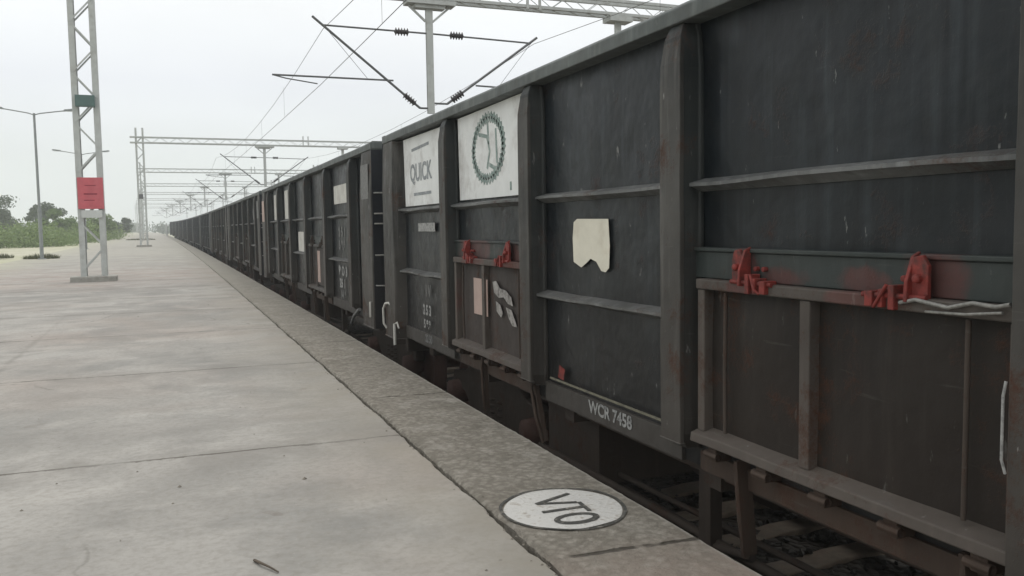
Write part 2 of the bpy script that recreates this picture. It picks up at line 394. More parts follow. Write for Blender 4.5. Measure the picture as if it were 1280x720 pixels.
# ------------------------------------------------------------------ setting
def off(y):
    """the line bends very gently to the left (radius some 4.5 km)"""
    if y < 9: return 0.0
    if y < 200: return -(y-9)**2/9000
    return -(191**2)/9000-(y-200)*191*2/9000
def rise(y):
    if y < 9: return 0.0
    if y < 150: return .55*((y-9)/141)**2
    return .55+.0078*60*(1-math.exp(-(y-150)/60))
def turn(y): return math.atan((off(y+.5)-off(y-.5))*-1)
XE = 1.91          # platform edge
ZR = -.96          # rail top
XT = 3.80          # track centre
rnd = random.Random(4)

g = MB()
xs = [-4000, -600, -120, -40, -14, -6.6, 1.0, 1.35, 6.6, 13.5, 22, 60, 600, 4000]
zs = [-.6, -.6, -.5, -.30, -.12, -.03, -.40, -1.36, -1.36, -1.36, -1.0, -.6, -.6, -.6]
ys = [-400, -30, 0, 10, 20, 30, 40, 50, 60, 70, 80, 90, 100, 110, 120, 130, 140, 150, 165, 180, 200, 230, 260, 300, 350, 420, 500, 700, 4000]
g.add([(x+(off(min(y, 420)) if abs(x) < 60 else 0), y, z+rise(y)) for y in ys for x, z in zip(xs, zs)],
      [(j*len(xs)+i, j*len(xs)+i+1, (j+1)*len(xs)+i+1, (j+1)*len(xs)+i) for j in range(len(ys)-1) for i in range(len(xs)-1)])
tag(g.build('ground', M['ground']), kind='structure')

def wob(y, s, a=.014):
    return a*(noise.noise(Vector((s, y*2.1, 0)))+.6*noise.noise(Vector((s+9, y*7.3, 0)))+.8*noise.noise(Vector((s+3, y*19, 0))))
def sampled(a, b, near=18, step=.03):
    out = []; y = a
    while y < b:
        out.append(y); y += step if y < near else (1 if y < 60 else 4)
    return out+[b]
YS = sampled(-8, 345)
p = MB(); n = len(YS)
XL = -6.4
for i, y in enumerate(YS):
    xr = 1.243+wob(y, 1)
    p.v += [(a+off(y), y, c+rise(y)) for a, c in ((XL, -.3), (XL, 0), (xr-.012, 0), (xr, -.012), (xr+.002, -.06), (XL, -.06))]
for i in range(n-1):
    for k in range(4):
        p.f.append((i*6+k, i*6+k+1, (i+1)*6+k+1, (i+1)*6+k)[::-1]); p.sm.append(False)
tag(p.build('platform', M['platform']), kind='structure')
p = MB()
for i, y in enumerate(YS):
    xl = 1.268+wob(y, 5); xr = XE+wob(y, 11, .006)
    p.v += [(a+off(y), y, c+rise(y)) for a, c in ((xl-.003, -.06), (xl, -.014), (xl+.014, 0), (xr-.018, 0), (xr, -.016), (xr, -.14))]
for i in range(n-1):
    for k in range(5):
        p.f.append((i*6+k, i*6+k+1, (i+1)*6+k+1, (i+1)*6+k)[::-1]); p.sm.append(False)
tag(p.build('platform_edge', M['strip']), kind='structure')
p = MB(); yw = [-8+k*5 for k in range(71)]
for y in yw: p.v += [(a+off(y), y, c+rise(y)) for a, c in ((.9,-1.4),(XE-.06,-1.4),(XE-.06,-.062),(.9,-.062))]
for i in range(len(yw)-1):
    for k in range(4): p.f.append((i*4+k, i*4+4+k, i*4+4+(k+1)%4, i*4+(k+1)%4)); p.sm.append(False)
tag(p.build('platform_retaining_wall', M['plinth']), kind='structure')

# ballast bed with real unevenness close to the camera
def bed(u, v):
    x = 1.86+u*4.3; y = -4+v*24
    edge = max(0, (x-5.4)/.8)
    return (x+off(y), y, rise(y)-1.175-.15*edge+.035*noise.noise(Vector((x*3, y*3, 0)))+.02*noise.noise(Vector((x*9, y*9, 4))))
b = MB().grid(90, 400, bed)
yb_ = [20+k*8 for k in range(45)]
b.add([(a+off(y), y, c+rise(y)) for y in yb_ for a, c in ((1.86,-1.18),(6.16,-1.33))], [(2*k, 2*k+1, 2*k+3, 2*k+2) for k in range(44)])
tag(b.build('track_bed', M['ballast']), kind='structure')
st = MB()
for _ in range(5200):
    y = -1+abs(rnd.gauss(0, 1))*5.0+rnd.random(); x = rnd.uniform(1.95, 5.7); r = rnd.uniform(.018, .038)
    if abs(((y+.75+.3) % .6)-.3) < .15 and 2.4 < x < 5.2 and rnd.random() < .93: continue
    z = -1.17+rnd.uniform(-.012, .03)
    q = Matrix.Rotation(rnd.uniform(0, 6), 3, Vector((rnd.gauss(0,1), rnd.gauss(0,1), rnd.gauss(0,1))).normalized())
    sx, sy, sz = rnd.uniform(.7,1.4), rnd.uniform(.7,1.3), rnd.uniform(.5,.9)
    vs = [Vector((a*sx*r, b_*sy*r, c_*sz*r)) for a, b_, c_ in ((1,.2,.1),(-1,-.1,.2),(.1,1,-.2),(.2,-1,.1),(.1,.3,1),(-.2,.1,-1))]
    vs = [(q @ v)+Vector((x, y, z)) for v in vs]
    st.add(vs, [(0,2,4),(2,1,4),(1,3,4),(3,0,4),(2,0,5),(1,2,5),(3,1,5),(0,3,5)])
tag(st.build('ballast_stones', M['stone']), 'loose dark ballast stones between the sleepers under the train', 'ballast', kind='stuff')

sl = MB()
prof = [(-.13,0),(.13,0),(.105,.2),(-.105,.2)]
for i in range(1):
    sl.add([(-1.37, a, z) for a, z in prof]+[(-.5, a, z*.97) for a, z in prof]+[(-.3, a, z*.85) for a, z in prof]+[(.3, a, z*.85) for a, z in prof]+[(.5, a, z*.97) for a, z in prof]+[(1.37, a, z) for a, z in prof],
           [(3,2,1,0),(20,21,22,23)]+[(j*4+k, j*4+(k+1)%4, (j+1)*4+(k+1)%4, (j+1)*4+k) for j in range(5) for k in range(4)])
s0 = sl.build('sleeper', M['sleeper'], bevel=.01)
for i in range(34):
    o = s0 if i == 0 else s0.copy()
    if i: COL.objects.link(o)
    o.location = (XT+rnd.uniform(-.02,.02), -.75+i*.6+rnd.uniform(-.03,.03), -1.335); o.rotation_euler.z = rnd.uniform(-.02,.02)
    tag(o, 'brownish concrete sleeper lying in the ballast under the wagons', 'sleeper', 'sleepers under the train')
for sx, lab in ((-1, 'rusty steel rail nearest the platform under the train'), (1, 'rusty steel rail on the far side of the track under the train')):
    hp = [(-.068,0),(.068,0),(.068,.014),(.012,.03),(.010,.11),(.034,.122),(.034,.15),(-.034,.15),(-.034,.122),(-.010,.11),(-.012,.03),(-.068,.014)]
    m = MB(); yr = [-8]+[9+k*6 for k in range(60)]; nh = len(hp)
    m.add([(XT+sx*.87+a+off(y), y, ZR-.155+c+rise(y)) for y in yr for a, c in hp], [(k*nh+q, k*nh+(q+1)%nh, (k+1)*nh+(q+1)%nh, (k+1)*nh+q) for k in range(len(yr)-1) for q in range(nh)])
    tag(m.build('rail', M['steelrail']), lab, 'rail', 'rails of the track')

tw = MB().tube([(0,0,.006),(.022,-.06,.012),(.045,-.10,.010),(.071,-.153,.006)], .006, 5, .003)
tag(tw.build('twig', M['trunk'], loc=(.242, 3.265, 0)), 'small dark twig lying on the slab at the bottom of the view', 'twig')
lit = MB(); rr_ = random.Random(9)
for _ in range(520):
    y = 1.8+rr_.random()**1.6*26; x = 1.25+rr_.gauss(0, .035) if rr_.random() < .55 else rr_.uniform(-5, 1.85)
    r_ = rr_.uniform(.002, .0065) if rr_.random() < .9 else rr_.uniform(.006, .012)
    vs = [Vector((x+a*r_*rr_.uniform(.7,1.3), y+b_*r_*rr_.uniform(.7,1.3), .001+max(0, c_)*r_)) for a, b_, c_ in ((1,0,0),(0,1,0),(-1,0,0),(0,-1,0),(.1,.1,.9))]
    lit.add(vs, [(0,1,4),(1,2,4),(2,3,4),(3,0,4)])
tag(lit.build('grit', M['grit']), 'loose grit and crumbs of mortar scattered on the platform', 'grit', kind='stuff')

# painted VTO mark on the platform edge
cx, cy, cr = 1.560, 3.325, .275
mk = empty('painted_mark', (cx, cy, 0))
tag(mk, 'white painted circle lettered VTO in a dark ring on the platform edge', 'painted mark')
def disc(r0, r1, z, n=64, wobble=.006, seed=0):
    m = MB(); vs = []
    for k in range(n):
        t = 2*math.pi*k/n; w = wobble*noise.noise(Vector((math.cos(t)*1.7+seed, math.sin(t)*1.7, seed)))
        for r in (r0, r1): vs.append((math.cos(t)*(r+w), math.sin(t)*(r+w), z))
    return m.add(vs, [(2*k, 2*k+1, 2*((k+1)%n)+1, 2*((k+1)%n)) for k in range(n)])
m = MB(); pts = []
for k in range(64):
    t = 2*math.pi*k/64; w = .010*noise.noise(Vector((math.cos(t)*1.7, math.sin(t)*1.7, 0)))
    pts.append((math.cos(t)*(cr-.012+w), math.sin(t)*(cr-.012+w), .004))
m.add(pts, [tuple(range(64))]).build('painted_disc', M['markwhite'], mk)
disc(cr-.006, cr+.008, .006, 64, .014, 3).build('painted_ring', M['markdark'], mk)
def stroke(m, pts, w, z):
    for a, b_ in zip(pts[:-1], pts[1:]):
        m.bar((a[0], a[1], z), (b_[0], b_[1], z), w, .002)
# letters read from the platform, facing the train: up = +x, right = -y
def LP(u, v): return (v*1.3-.085, .15-u*1.38)
L = MB()
stroke(L, [LP(-.01,.145), LP(.045,-.005)], .021, .007)
stroke(L, [LP(.043,-.005), LP(.082,.13)], .018, .0075)
L.build('letter', M['markdark'], mk)
L = MB(); stroke(L, [LP(.125,-.02), LP(.128,.135)], .021, .007); stroke(L, [LP(.085,.137), LP(.172,.131)], .019, .0075)
L.build('letter', M['markdark'], mk)
L = MB(); n = 22
ring = [(LP(.217+.047*math.cos(t), .06+.080*math.sin(t)), LP(.215+.027*math.cos(t), .06+.058*math.sin(t))) for t in [2*math.pi*k/n for k in range(n)]]
L.add([(*q, .007) for pr in ring for q in pr], [(2*k, 2*((k+1)%n), 2*((k+1)%n)+1, 2*k+1) for k in range(n)])
L.build('letter', M['markdark'], mk)

# ------------------------------------------------------------------ wagons
ZT, ZCB = 3.19, 3.105           # coping top / underside (local, above rail)
XO, XP = -1.67, -1.55           # outer plane of stanchions / plane of the side sheet
RIB_HI, RIB_LO = 2.375, 1.76
BM1, BM0 = 2.095, 1.965         # header beam over doors
D1, D0 = 1.93, 1.25             # door
S1, S0 = 1.235, 1.08            # sill
class Kind: pass
A = Kind(); A.half = 4.87; A.stub = 4.37; A.posts = [-2.64, -.87, .87, 2.64]; A.ends = [(-4.37,-2.64),(2.64,4.37)]
B = Kind(); B.half = 6.11; B.stub = 5.43; B.posts = [-4.83, -2.9, -.965, .965, 2.9, 4.83]
A.bays = [(-4.37,-2.64,'r'),(-2.64,-.87,'d'),(-.87,.87,'r'),(.87,2.64,'d'),(2.64,4.37,'r')]
B.bays = [(-4.83,-2.9,'r'),(-2.9,-.965,'d'),(-.965,.965,'r'),(.965,2.9,'d'),(2.9,4.83,'r')]

def side_sheet(K, s, res):
    """bulged, dented side plate; s=-1 near the platform"""
    ny = int(K.half*2*res); nz = int(2.0*res)+1
    edges = [-K.stub]+K.posts+[K.stub]
    def dent(y, z):
        d = .007*noise.noise(Vector((y*1.1, z*1.3, K.half)))+.003*noise.noise(Vector((y*3.3, z*3.1, 7)))
        for e0, e1 in zip(edges[:-1], edges[1:]):
            if e0 < y < e1:
                f = (y-e0)/(e1-e0); d += .008*math.sin(math.pi*f)*math.sin(math.pi*min(1, max(0, (z-S0)/2)))
        return d
    m = MB()
    m.grid(ny, nz, lambda u, v: (s*(-XP-.004+dent(-K.half+2*K.half*u, S0+(ZCB-S0)*v)), -K.half+2*K.half*u, S0+(ZCB-S0)*v))
    m.grid(ny, 2, lambda u, v: (s*(-XP-.022), -K.half+2*K.half*u, S0+(ZCB-S0)*v))
    return m
def stanchion_mb(y, s=-1, wide=.19):
    """hat section, cut back at the head"""
    f = s*-XP; o = s*-XO; w = wide/2; m = MB()
    sec = lambda ox, k: [(f, y-w*k), (f+s*.02, y-w*k), (f+s*.026, y-w*.93*k), (ox, y-w*.82*k), (ox, y+w*.82*k), (f+s*.026, y+w*.93*k), (f+s*.02, y+w*k), (f, y+w*k)]
    lv = [(S0+.09, o-s*.05, .8), (S0+.16, o, 1), (ZCB-.2, o, 1), (ZCB-.06, o-s*.012, .86), (ZCB-.002, o-s*.035, .7)]
    vs = []
    for z, ox, k in lv: vs += [(a, b_, z) for a, b_ in sec(ox, k)]
    n = 8; fs = []
    for i in range(len(lv)-1):
        for k in range(n): fs.append((i*n+k, i*n+(k+1)%n, (i+1)*n+(k+1)%n, (i+1)*n+k))
    fs.append(tuple(range(n))); fs.append(tuple(range((len(lv)-1)*n, len(lv)*n)))
    return m.add(vs, fs)
def stanchion_pair(root, y, s):
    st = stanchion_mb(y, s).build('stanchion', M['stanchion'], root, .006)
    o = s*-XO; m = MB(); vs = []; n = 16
    for i in range(n+1):       # outer flange, painted paler than the post body, with slightly battered edges
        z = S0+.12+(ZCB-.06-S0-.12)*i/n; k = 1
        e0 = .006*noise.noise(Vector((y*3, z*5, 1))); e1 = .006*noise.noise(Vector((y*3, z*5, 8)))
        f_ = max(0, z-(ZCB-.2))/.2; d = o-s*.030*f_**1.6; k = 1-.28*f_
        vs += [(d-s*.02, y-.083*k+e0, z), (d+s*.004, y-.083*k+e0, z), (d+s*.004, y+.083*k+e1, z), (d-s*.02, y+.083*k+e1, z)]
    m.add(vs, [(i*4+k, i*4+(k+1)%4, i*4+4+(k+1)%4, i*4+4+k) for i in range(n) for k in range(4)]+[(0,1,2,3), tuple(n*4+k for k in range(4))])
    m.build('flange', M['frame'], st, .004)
def rib_mb(y0, y1, z, seed=0, s=-1, d=.075, h=.05):
    """angle rib with a bent, battered top flange"""
    f = s*-XP; nseg = 14; m = MB(); vs = []
    for i in range(nseg+1):
        y = y0+(y1-y0)*i/nseg; w = .012*noise.noise(Vector((y*2.3, z, seed)))
        vs += [(f-s*.01, y, z+h*.75+w*.3), (f+s*d, y, z+h*.25+w), (f+s*d, y, z-h*.05+w), (f+s*(d-.012), y, z-h*.05+w), (f+s*.012, y, z-h*.5)]
    fs = []
    for i in range(nseg):
        for k in range(4): fs.append((i*5+k, i*5+k+1, (i+1)*5+k+1, (i+1)*5+k))
    fs += [(0,1,2,3,4), tuple(nseg*5+k for k in range(5))]
    return m.add(vs, fs)
def hinge(yc, flip=1):
    """worn red lug on the header beam with its pin, links and cotter over the door rail"""
    x = XP-.040; m = MB()
    lug = [(-.034,-.075),(.034,-.07),(.036,.06),(.022,.098),(-.012,.104),(-.034,.07)]
    m.prism(lug, (x-.026, yc-.035*flip, BM0+.03), (0,1,0), (0,0,1), -.016)
    m.prism([(0,-.05),(.062,-.045),(.058,.02),(.03,.10),(0,.115)], (x-.004, yc-.008, BM0+.03), (-1,0,0), (0,0,1), .014)
    m.tube([(x-.045, yc-.07*flip, BM0+.0), (x-.048, yc+.19*flip, BM0-.002)], .010, 8)
    for q, w_, z0, z1 in ((.055, .012, -.045, .035), (.10, .009, -.04, .02), (.15, .017, -.04, .012)):
        m.box(x-.066, x-.004, yc+q*flip-w_, yc+q*flip+w_, BM0+z0, BM0+z1)
    m.tube([(x-.062, yc+.075*flip, BM0+.035), (x-.07, yc+.11*flip, BM0-.025), (x-.06, yc+.13*flip, BM0-.04)], .007, 6)
    m.lathe((x-.03, yc-.035*flip, BM0+.06), (-1,0,0), [(0,.015),(.028,.015),(.034,.008),(.034,.001)], 10)
    for q in (-.05, .0):
        m.lathe((x+.0, yc+.05*flip+q, BM0+.055), (-1,0,0), [(0,.011),(.02,.011),(.02,.001)], 8)
    return m
def door_parts(root, y0, y1, paint, rail, hm, straps, seed, full=True, sw=.05):
    a, b_ = y0+.13, y1-.13; x = XP-.03
    def sheet(u, v):
        y = a+(b_-a)*u; z = D0+(D1-D0)*v
        return (x-.012*math.sin(math.pi*min(1, 2*(u if u < .5 else 1-u)))*math.sin(math.pi*v)-.010*noise.noise(Vector((y*2.4, z*2.8, seed))), y, z)
    m = MB().grid(36, 14, sheet)
    m.box(x+.01, x+.02, a, b_, D0, D1)
    d = m.build('door', paint, root)
    MB().box(x-.055, x+.008, a-.03, b_+.03, D1-.012, D1+.033).build('top_rail', rail, d, .006)
    nseg = 12; bm = MB(); vs = []
    for i in range(nseg+1):
        y = a-.04+(b_-a+.08)*i/nseg; w = .008*noise.noise(Vector((y*2, seed, 1)))
        vs += [(x+.005, y, D0+.045), (x-.075+w, y, D0+.02+w), (x-.08+w, y, D0-.02+w), (x+.005, y, D0-.03)]
    bm.add(vs, [(i*4+k, i*4+(k+1)%4, i*4+4+(k+1)%4, i*4+4+k) for i in range(nseg) for k in range(4)]+[(0,1,2,3), tuple(nseg*4+k for k in range(4))])
    bm.build('bottom_rail', rail, d, .005)
    ym = a+(b_-a)*.56
    for yy, w in ((a-.012, .05), (ym, .055), (b_-.0, .05)):
        if not full and yy != ym: continue
        MB().box(x-.048, x+.006, yy-w/2, yy+w/2, D0+.03, D1-.014).build('stiffener', rail, d, .005)
    if full:
        for yy in (a+.155, b_-.165):   # locking rods
            MB().tube([(x-.03, yy+.008, D0+.05), (x-.038, yy, D0+.34), (x-.03, yy+.006, D1-.02)], .009, 6).build('locking_rod', M['under'], d)
    for yc, fl in ((a+.36, 1), (b_-.30, -1)):
        hinge(yc, fl).build('hinge', hm, d, .003)
    for yy, bend in straps:
        MB().tube([(x-.02, yy, D0-.05), (x-.03, yy, D0-.12), (x-.02, yy-bend*.4, D0-.3), (x+.0, yy-bend, D0-.47)], .012, 6).merge(
            MB().bar((x-.005, yy, D0-.05), (x+.02, yy-bend, D0-.46), .02, sw, (1,0,0))).build('door_stop', M['sill'], d)
    for k in range(5):
        yy = a+(b_-a)*(.06+.22*k)
        MB().box(x-.052, x+.03, yy-.03, yy+.03, D0-.085, D0-.031).merge(MB().lathe((x-.05, yy-.045, D0-.06), (0,1,0), [(0,.018),(.09,.018)], 8)).build('hinge_knuckle', M['sill'], d, .003)
    return d
def bogie_mb():
    m = MB()
    for s in (-1, 1):          # cast side frame
        x = s*1.0
        prof = [(-1.22,.56),(-1.16,.7),(-.8,.74),(-.5,.90),(.5,.90),(.8,.74),(1.16,.7),(1.22,.56),(.82,.52),(.5,.30),(-.5,.30),(-.82,.52)]
        m.prism(prof, (x-.06, 0, 0), (0,1,0), (0,0,1), .12)
    m.box(-1.0, 1.0, -.2, .2, .62, .86)
    return m
def wheel_mb(s, y):
    x = s*.84
    return MB().lathe((x, y, .5), (s, 0, 0), [(-.075,.10),(-.075,.53),(-.045,.53),(-.04,.5),(.06,.495),(.06,.43),(.02,.40),(.015,.2),(.06,.16),(.09,.12),(.09,.001)], 32)
def running_gear(root, K, detail):
    if detail < 1:
        m = MB().box(-.35, .35, -K.half+.1, K.half-.1, .82, 1.18)
        m.box(-1.3, 1.3, -K.half+.02, -K.half+.2, .86, 1.17); m.box(-1.3, 1.3, K.half-.2, K.half-.02, .86, 1.17)
        for e in (-1, 1):
            yc = e*(K.half-1.66); bb = bogie_mb(); bb.v = [(a, b_+yc, c) for a, b_, c in bb.v]; m.merge(bb)
            for d in (-1, 1):
                for s in (-1, 1): m.merge(wheel_mb(s, yc+d*1.0))
        return m
    m = MB().box(-.3, .3, -K.half+.12, K.half-.12, .80, 1.16)
    ny = 6
    for i in range(ny):
        y = -K.half+.9+(2*K.half-1.8)*i/(ny-1); m.box(-1.42, 1.42, y-.07, y+.07, .93, 1.16)
    m.box(-1.40, -1.32, -K.half+.2, K.half-.2, .98, 1.18); m.box(1.32, 1.40, -K.half+.2, K.half-.2, .98, 1.18)
    m.tube([(-.75, -K.half+.4, .72), (-.75, K.half-.4, .72)], .02, 8)
    m.tube([(-1.1, -1.6, .6), (-1.1, .9, .55)], .018, 6)
    m.lathe((-.75, -.5, .78), (0,1,0), [(0,.01),(0,.15),(.7,.15),(.7,.01)], 16)
    for yy in (-2.3, -.6):
        m.box(-1.33, -1.26, yy-.05, yy+.05, .55, .99); m.tube([(-1.3, yy-.35, .62), (-1.3, yy+.35, .50)], .022, 6)
    m.tube([(-1.28, -2.6, .60), (-1.28, 1.6, .56)], .025, 8); m.tube([(-1.05, -3.1, .42), (-1.05, 1.5, .44)], .03, 8)
    m.box(-1.25, -.4, .7, 1.5, .50, .93)
    m.build('underframe', M['under'], root)
    for e in (-1, 1):
        h = MB().box(-1.45, 1.45, e*(K.half-.02)-.09, e*(K.half-.02)+.02, .86, 1.17)
        h.build('headstock', M['under'], root, .01)
        yc = e*(K.half-1.66)
        bb = bogie_mb(); bb.v = [(a, b_+yc, c) for a, b_, c in bb.v]
        bo = bb.build('bogie', M['under'], root, .02)
        for d in (-1, 1):
            for s in (-1, 1): wheel_mb(s, yc+d*1.0).build('wheel', M['wheel'], bo)
            MB().lathe((-1.16, yc+d*1.0, .5), (1,0,0), [(0,.001),(0,.11),(.16,.13),(.34,.08),(1.98,.08),(2.16,.13),(2.32,.11),(2.32,.001)], 16).build('axle', M['wheel'], bo)
        sp = MB()
        for s in (-1, 1):
            for q in (-.2, 0, .2):
                pts = [(s*1.0+.075*math.cos(t), yc+q+.075*math.sin(t), .38+.24*t/(2*math.pi*4)) for t in [2*math.pi*4*k/40 for k in range(41)]]
                sp.tube(pts, .014, 6)
        sp.build('springs', M['under'], bo)
        cp = MB().box(-.1, .1, e*K.half+min(0,e*.28), e*K.half+max(0,e*.28), .96, 1.12)
        cp.box(-.17, .14, e*(K.half+.2)-.06, e*(K.half+.2)+.14*1, .90, 1.16)
        cp.build('coupler', M['under'], root, .03)

def end_wall_mb(K, e):
    y = e*(K.half-.02)
    m = MB().box(-1.655, 1.655, min(y+e*.018, y+e*.008), max(y+e*.018, y+e*.008), S0-.03, ZCB-.002)
    m.box(-1.545, 1.545, min(y, y-e*.02), max(y, y-e*.02), 1.18, ZCB)
    for z in (1.55, 1.95, 2.38, 2.78): m.box(-1.5, 1.5, min(y, y+e*.05), max(y, y+e*.05), z-.04, z+.04)
    return m
def coping_mb(K):
    m = MB()
    w = lambda y: .006*noise.noise(Vector((y*.9, 3, 1)))
    for s in (-1, 1):
        n = 24; vs = []
        for i in range(n+1):
            y = -K.half+2*K.half*i/n; d = w(y)
            xo, xi = s*(1.655), s*1.50
            vs += [(xi, y, ZCB+d), (xo, y, ZCB+d), (xo, y, ZT-.018+d), (xo-s*.018, y, ZT+d), (xi, y, ZT+d)]
        m.add(vs, [(i*5+k, i*5+(k+1)%5, i*5+5+(k+1)%5, i*5+5+k) for i in range(n) for k in range(5)]+[(0,1,2,3,4), tuple(n*5+k for k in range(5))])
    for e in (-1, 1):
        m.box(-1.653, 1.653, min(e*(K.half-.11), e*(K.half+.01)), max(e*(K.half-.11), e*(K.half+.01)), ZCB+.004, ZT-.004)
    return m
def corner_mb(K, e, s=-1):
    """end post: boxed plate at the wagon's corner"""
    m = MB(); f, o = s*(-XP-.02), s*-XO; y0, y1 = e*K.stub, e*(K.half-.014)
    lv = [(S0-.03, 0, .94), (S0+.1, 0, 1), (2.6, 0, 1), (ZCB-.002, .02, .9)]
    vs = []
    for z, d, k in lv:
        a = y1+(y0-y1)*k
        vs += [(f, a, z), (o-s*d, a+(y1-a)*.10, z), (o-s*d, y1, z), (f, y1, z)]
    fs = [(i*4+k, i*4+(k+1)%4, i*4+4+(k+1)%4, i*4+4+k) for i in range(3) for k in range(4)]+[(0,1,2,3),(12,13,14,15)]
    return m.add(vs, fs)

def make_wagon(K, seed, rail_m, doors, straps):
    root = empty('freight_wagon')
    side_sheet(K, -1, 14).build('side_wall', M['panel'], root)
    side_sheet(K, 1, 5).build('side_wall', M['panel'], root)
    MB().box(-1.53, 1.53, -K.half+.04, K.half-.04, 1.185, 1.25).build('floor', M['under'], root)
    coping_mb(K).build('coping', M['coping'], root, .006)
    for e in (-1, 1):
        ew = end_wall_mb(K, e).build('end_wall', M['end'], root)
        for z in (1.55, 1.9, 2.26, 2.375, 2.61):
            yw = e*K.half
            MB().tube([(-1.63, yw, z), (-1.63, yw+e*.05, z), (-1.42, yw+e*.05, z), (-1.42, yw, z)], .010, 6).build('ladder_rung', M['cable'], ew)
        for s in (-1, 1): corner_mb(K, e, s).build('corner_post', M['frame'], root, .012)
    for s in (-1, 1):
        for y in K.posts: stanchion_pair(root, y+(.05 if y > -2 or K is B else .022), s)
    di = 0
    for y0, y1, k in K.bays:
        a, b_ = y0+.11, y1-.035
        if y0 == -K.stub: a = y0+.01
        if y1 == K.stub: b_ = y1-.01
        rib_mb(a, b_, RIB_HI, seed+y0).build('side_rib', M['rib'], root)
        if k == 'r':
            rib_mb(a, b_, RIB_LO, seed+y1).build('side_rib', M['rib'], root)
            MB().box(XP-.02, XP+.01, a, b_, S0-.005, S1-.035).build('sill_panel', M['darksill'], root, .003)
        else:
            MB().box(XP-.04, XP+.006, a, b_, BM0, BM1-.012).merge(MB().box(XP-.052, XP+.006, a, b_, BM1-.0115, BM1+.006)).build('header_beam', M['sprayedbeam'] if seed == 1 else M['beam'], root, .004)
            door_parts(root, y0, y1, doors[di][0], rail_m, doors[di][1], straps[di], seed+di, True, .07 if (seed, di) == (1, 0) else .03)
            MB().box(XP-.015, XP+.02, a, b_, S0-.01, S1-.075).build('sill_panel', M['sill'], root, .003)
            di += 1
    running_gear(root, K, 1)
    for e in (-1, 1):     # brake pipe hoses with white cocks, and the corner grab iron
        MB().tube([(-.55, e*(K.half), .95), (-.55, e*(K.half+.1), .93), (-.52, e*(K.half+.2), .78), (-.45, e*(K.half+.3), .66), (-.3, e*(K.half+.34), .63)], .028, 8).build('air_hose', M['insul'], root)
    return root

def U(y): return (0, y, 0)
def painted(name, m, root, poly, x=XP-.0195, depth=.003):
    """flat painted patch on the near side, poly in (y,z) local"""
    return MB().prism([(-a, b_) for a, b_ in poly], (x, 0, 0), (0,-1,0), (0,0,1), depth).build(name, m, root)

GW = 'open freight wagons in the train'
# --- first wagon
YA = 4.17
wa = make_wagon(A, 1, M['sprayedrail'], [(M['door'], M['red']), (M['rustdoor'], M['red'])],
                [[(-1.24, .02), (-2.35, .02)], [(1.95, -.02), (.98, .12)]])
def settle(o, y):
    o.location = (XT+off(y), y, ZR+rise(y)); o.rotation_euler = (math.atan((rise(y+.5)-rise(y-.5))), 0, turn(y))
settle(wa, YA)
tag(wa, 'nearest dark open wagon with red hinges, white emblem panels and a torn cream sticker', 'freight wagon', GW)
Lz = lambda z: z-ZR
Ly = lambda y: y-YA
def ribbon(pl, w, x):
    q = MB(); vs = []; n = len(pl)
    for i in range(n):
        a = Vector(pl[max(0, i-1)]); b_ = Vector(pl[min(n-1, i+1)]); d = (b_-a).normalized()*w/2
        for k in (1, -1): vs.append((x, pl[i][0]-d.y*k, pl[i][1]+d.x*k))
    q.add(vs+[(x+.003, b_, c_) for _, b_, c_ in vs], [f for i in range(n-1) for f in ((2*i,2*i+2,2*i+3,2*i+1), (2*n+2*i,2*n+2*i+1,2*n+2*i+3,2*n+2*i+2), (2*i,2*n+2*i,2*n+2*i+2,2*i+2), (2*i+1,2*i+3,2*n+2*i+3,2*n+2*i+1))])
    return q
def sketch(strokes, w, x, m, name, root):
    for pl in strokes: ribbon(pl, w, x).build(name, m, root)
# sheets: painted white panels in the upper bays
s1 = painted('painted_panel', M['sheet'], wa, [(Ly(6.68),Lz(1.465)),(Ly(5.19),Lz(1.46)),(Ly(5.19),Lz(2.14)),(Ly(6.70),Lz(2.13))])
tag(s1, 'white panel with a green wreath emblem')
cy_, cz_ = Ly(6.0), Lz(1.83)
em = MB(); n = 36
for k in range(n):      # wreath of leaf-like dabs
    t = 2*math.pi*k/n; r = .225
    y, z = cy_-r*1.42*math.cos(t), cz_+r*math.sin(t)
    for s in (-1, 1):
        q = t+math.pi/2+s*.6; l = .055
        em.bar((XP-.0245, y, z), (XP-.0245, y-l*math.cos(q), z+l*math.sin(q)), .034, .003, (1,0,0))
em.build('emblem', M['greenink'], s1)
sketch([[(cy_+.19,cz_+.12),(cy_+.02,cz_+.09),(cy_-.04,cz_-.02),(cy_+.02,cz_-.15)],[(cy_+.0,cz_+.2),(cy_-.02,cz_+.03)],[(cy_-.17,cz_+.13),(cy_-.19,cz_-.12)],[(cy_-.02,cz_-.12),(cy_-.16,cz_-.16)]], .03, XP-.0245, M['greenink'], 'emblem_stroke', s1)
sketch([[(Ly(5.55),Lz(1.50)),(Ly(5.55),Lz(1.56))]], .03, XP-.0245, M['greenink'], 'small_mark', s1)
s2 = painted('painted_panel', M['sheet'], wa, [(Ly(8.42),Lz(1.46)),(Ly(6.95),Lz(1.46)),(Ly(6.95),Lz(2.12)),(Ly(8.46),Lz(2.13))])
tag(s2, 'white panel with a faded grey word')
text_mb('QUICK', (XP-.0235, Ly(8.22), Lz(1.70)), (0,-1,0), (0,0,1), .23, .001, 1.02, .03).build('lettering', M['ink'], s2)
sketch([[(Ly(8.15),Lz(2.0)),(Ly(7.55),Lz(2.02))],[(Ly(8.1),Lz(1.57)),(Ly(7.5),Lz(1.57))]], .028, XP-.0245, M['ink'], 'faded_line', s2)
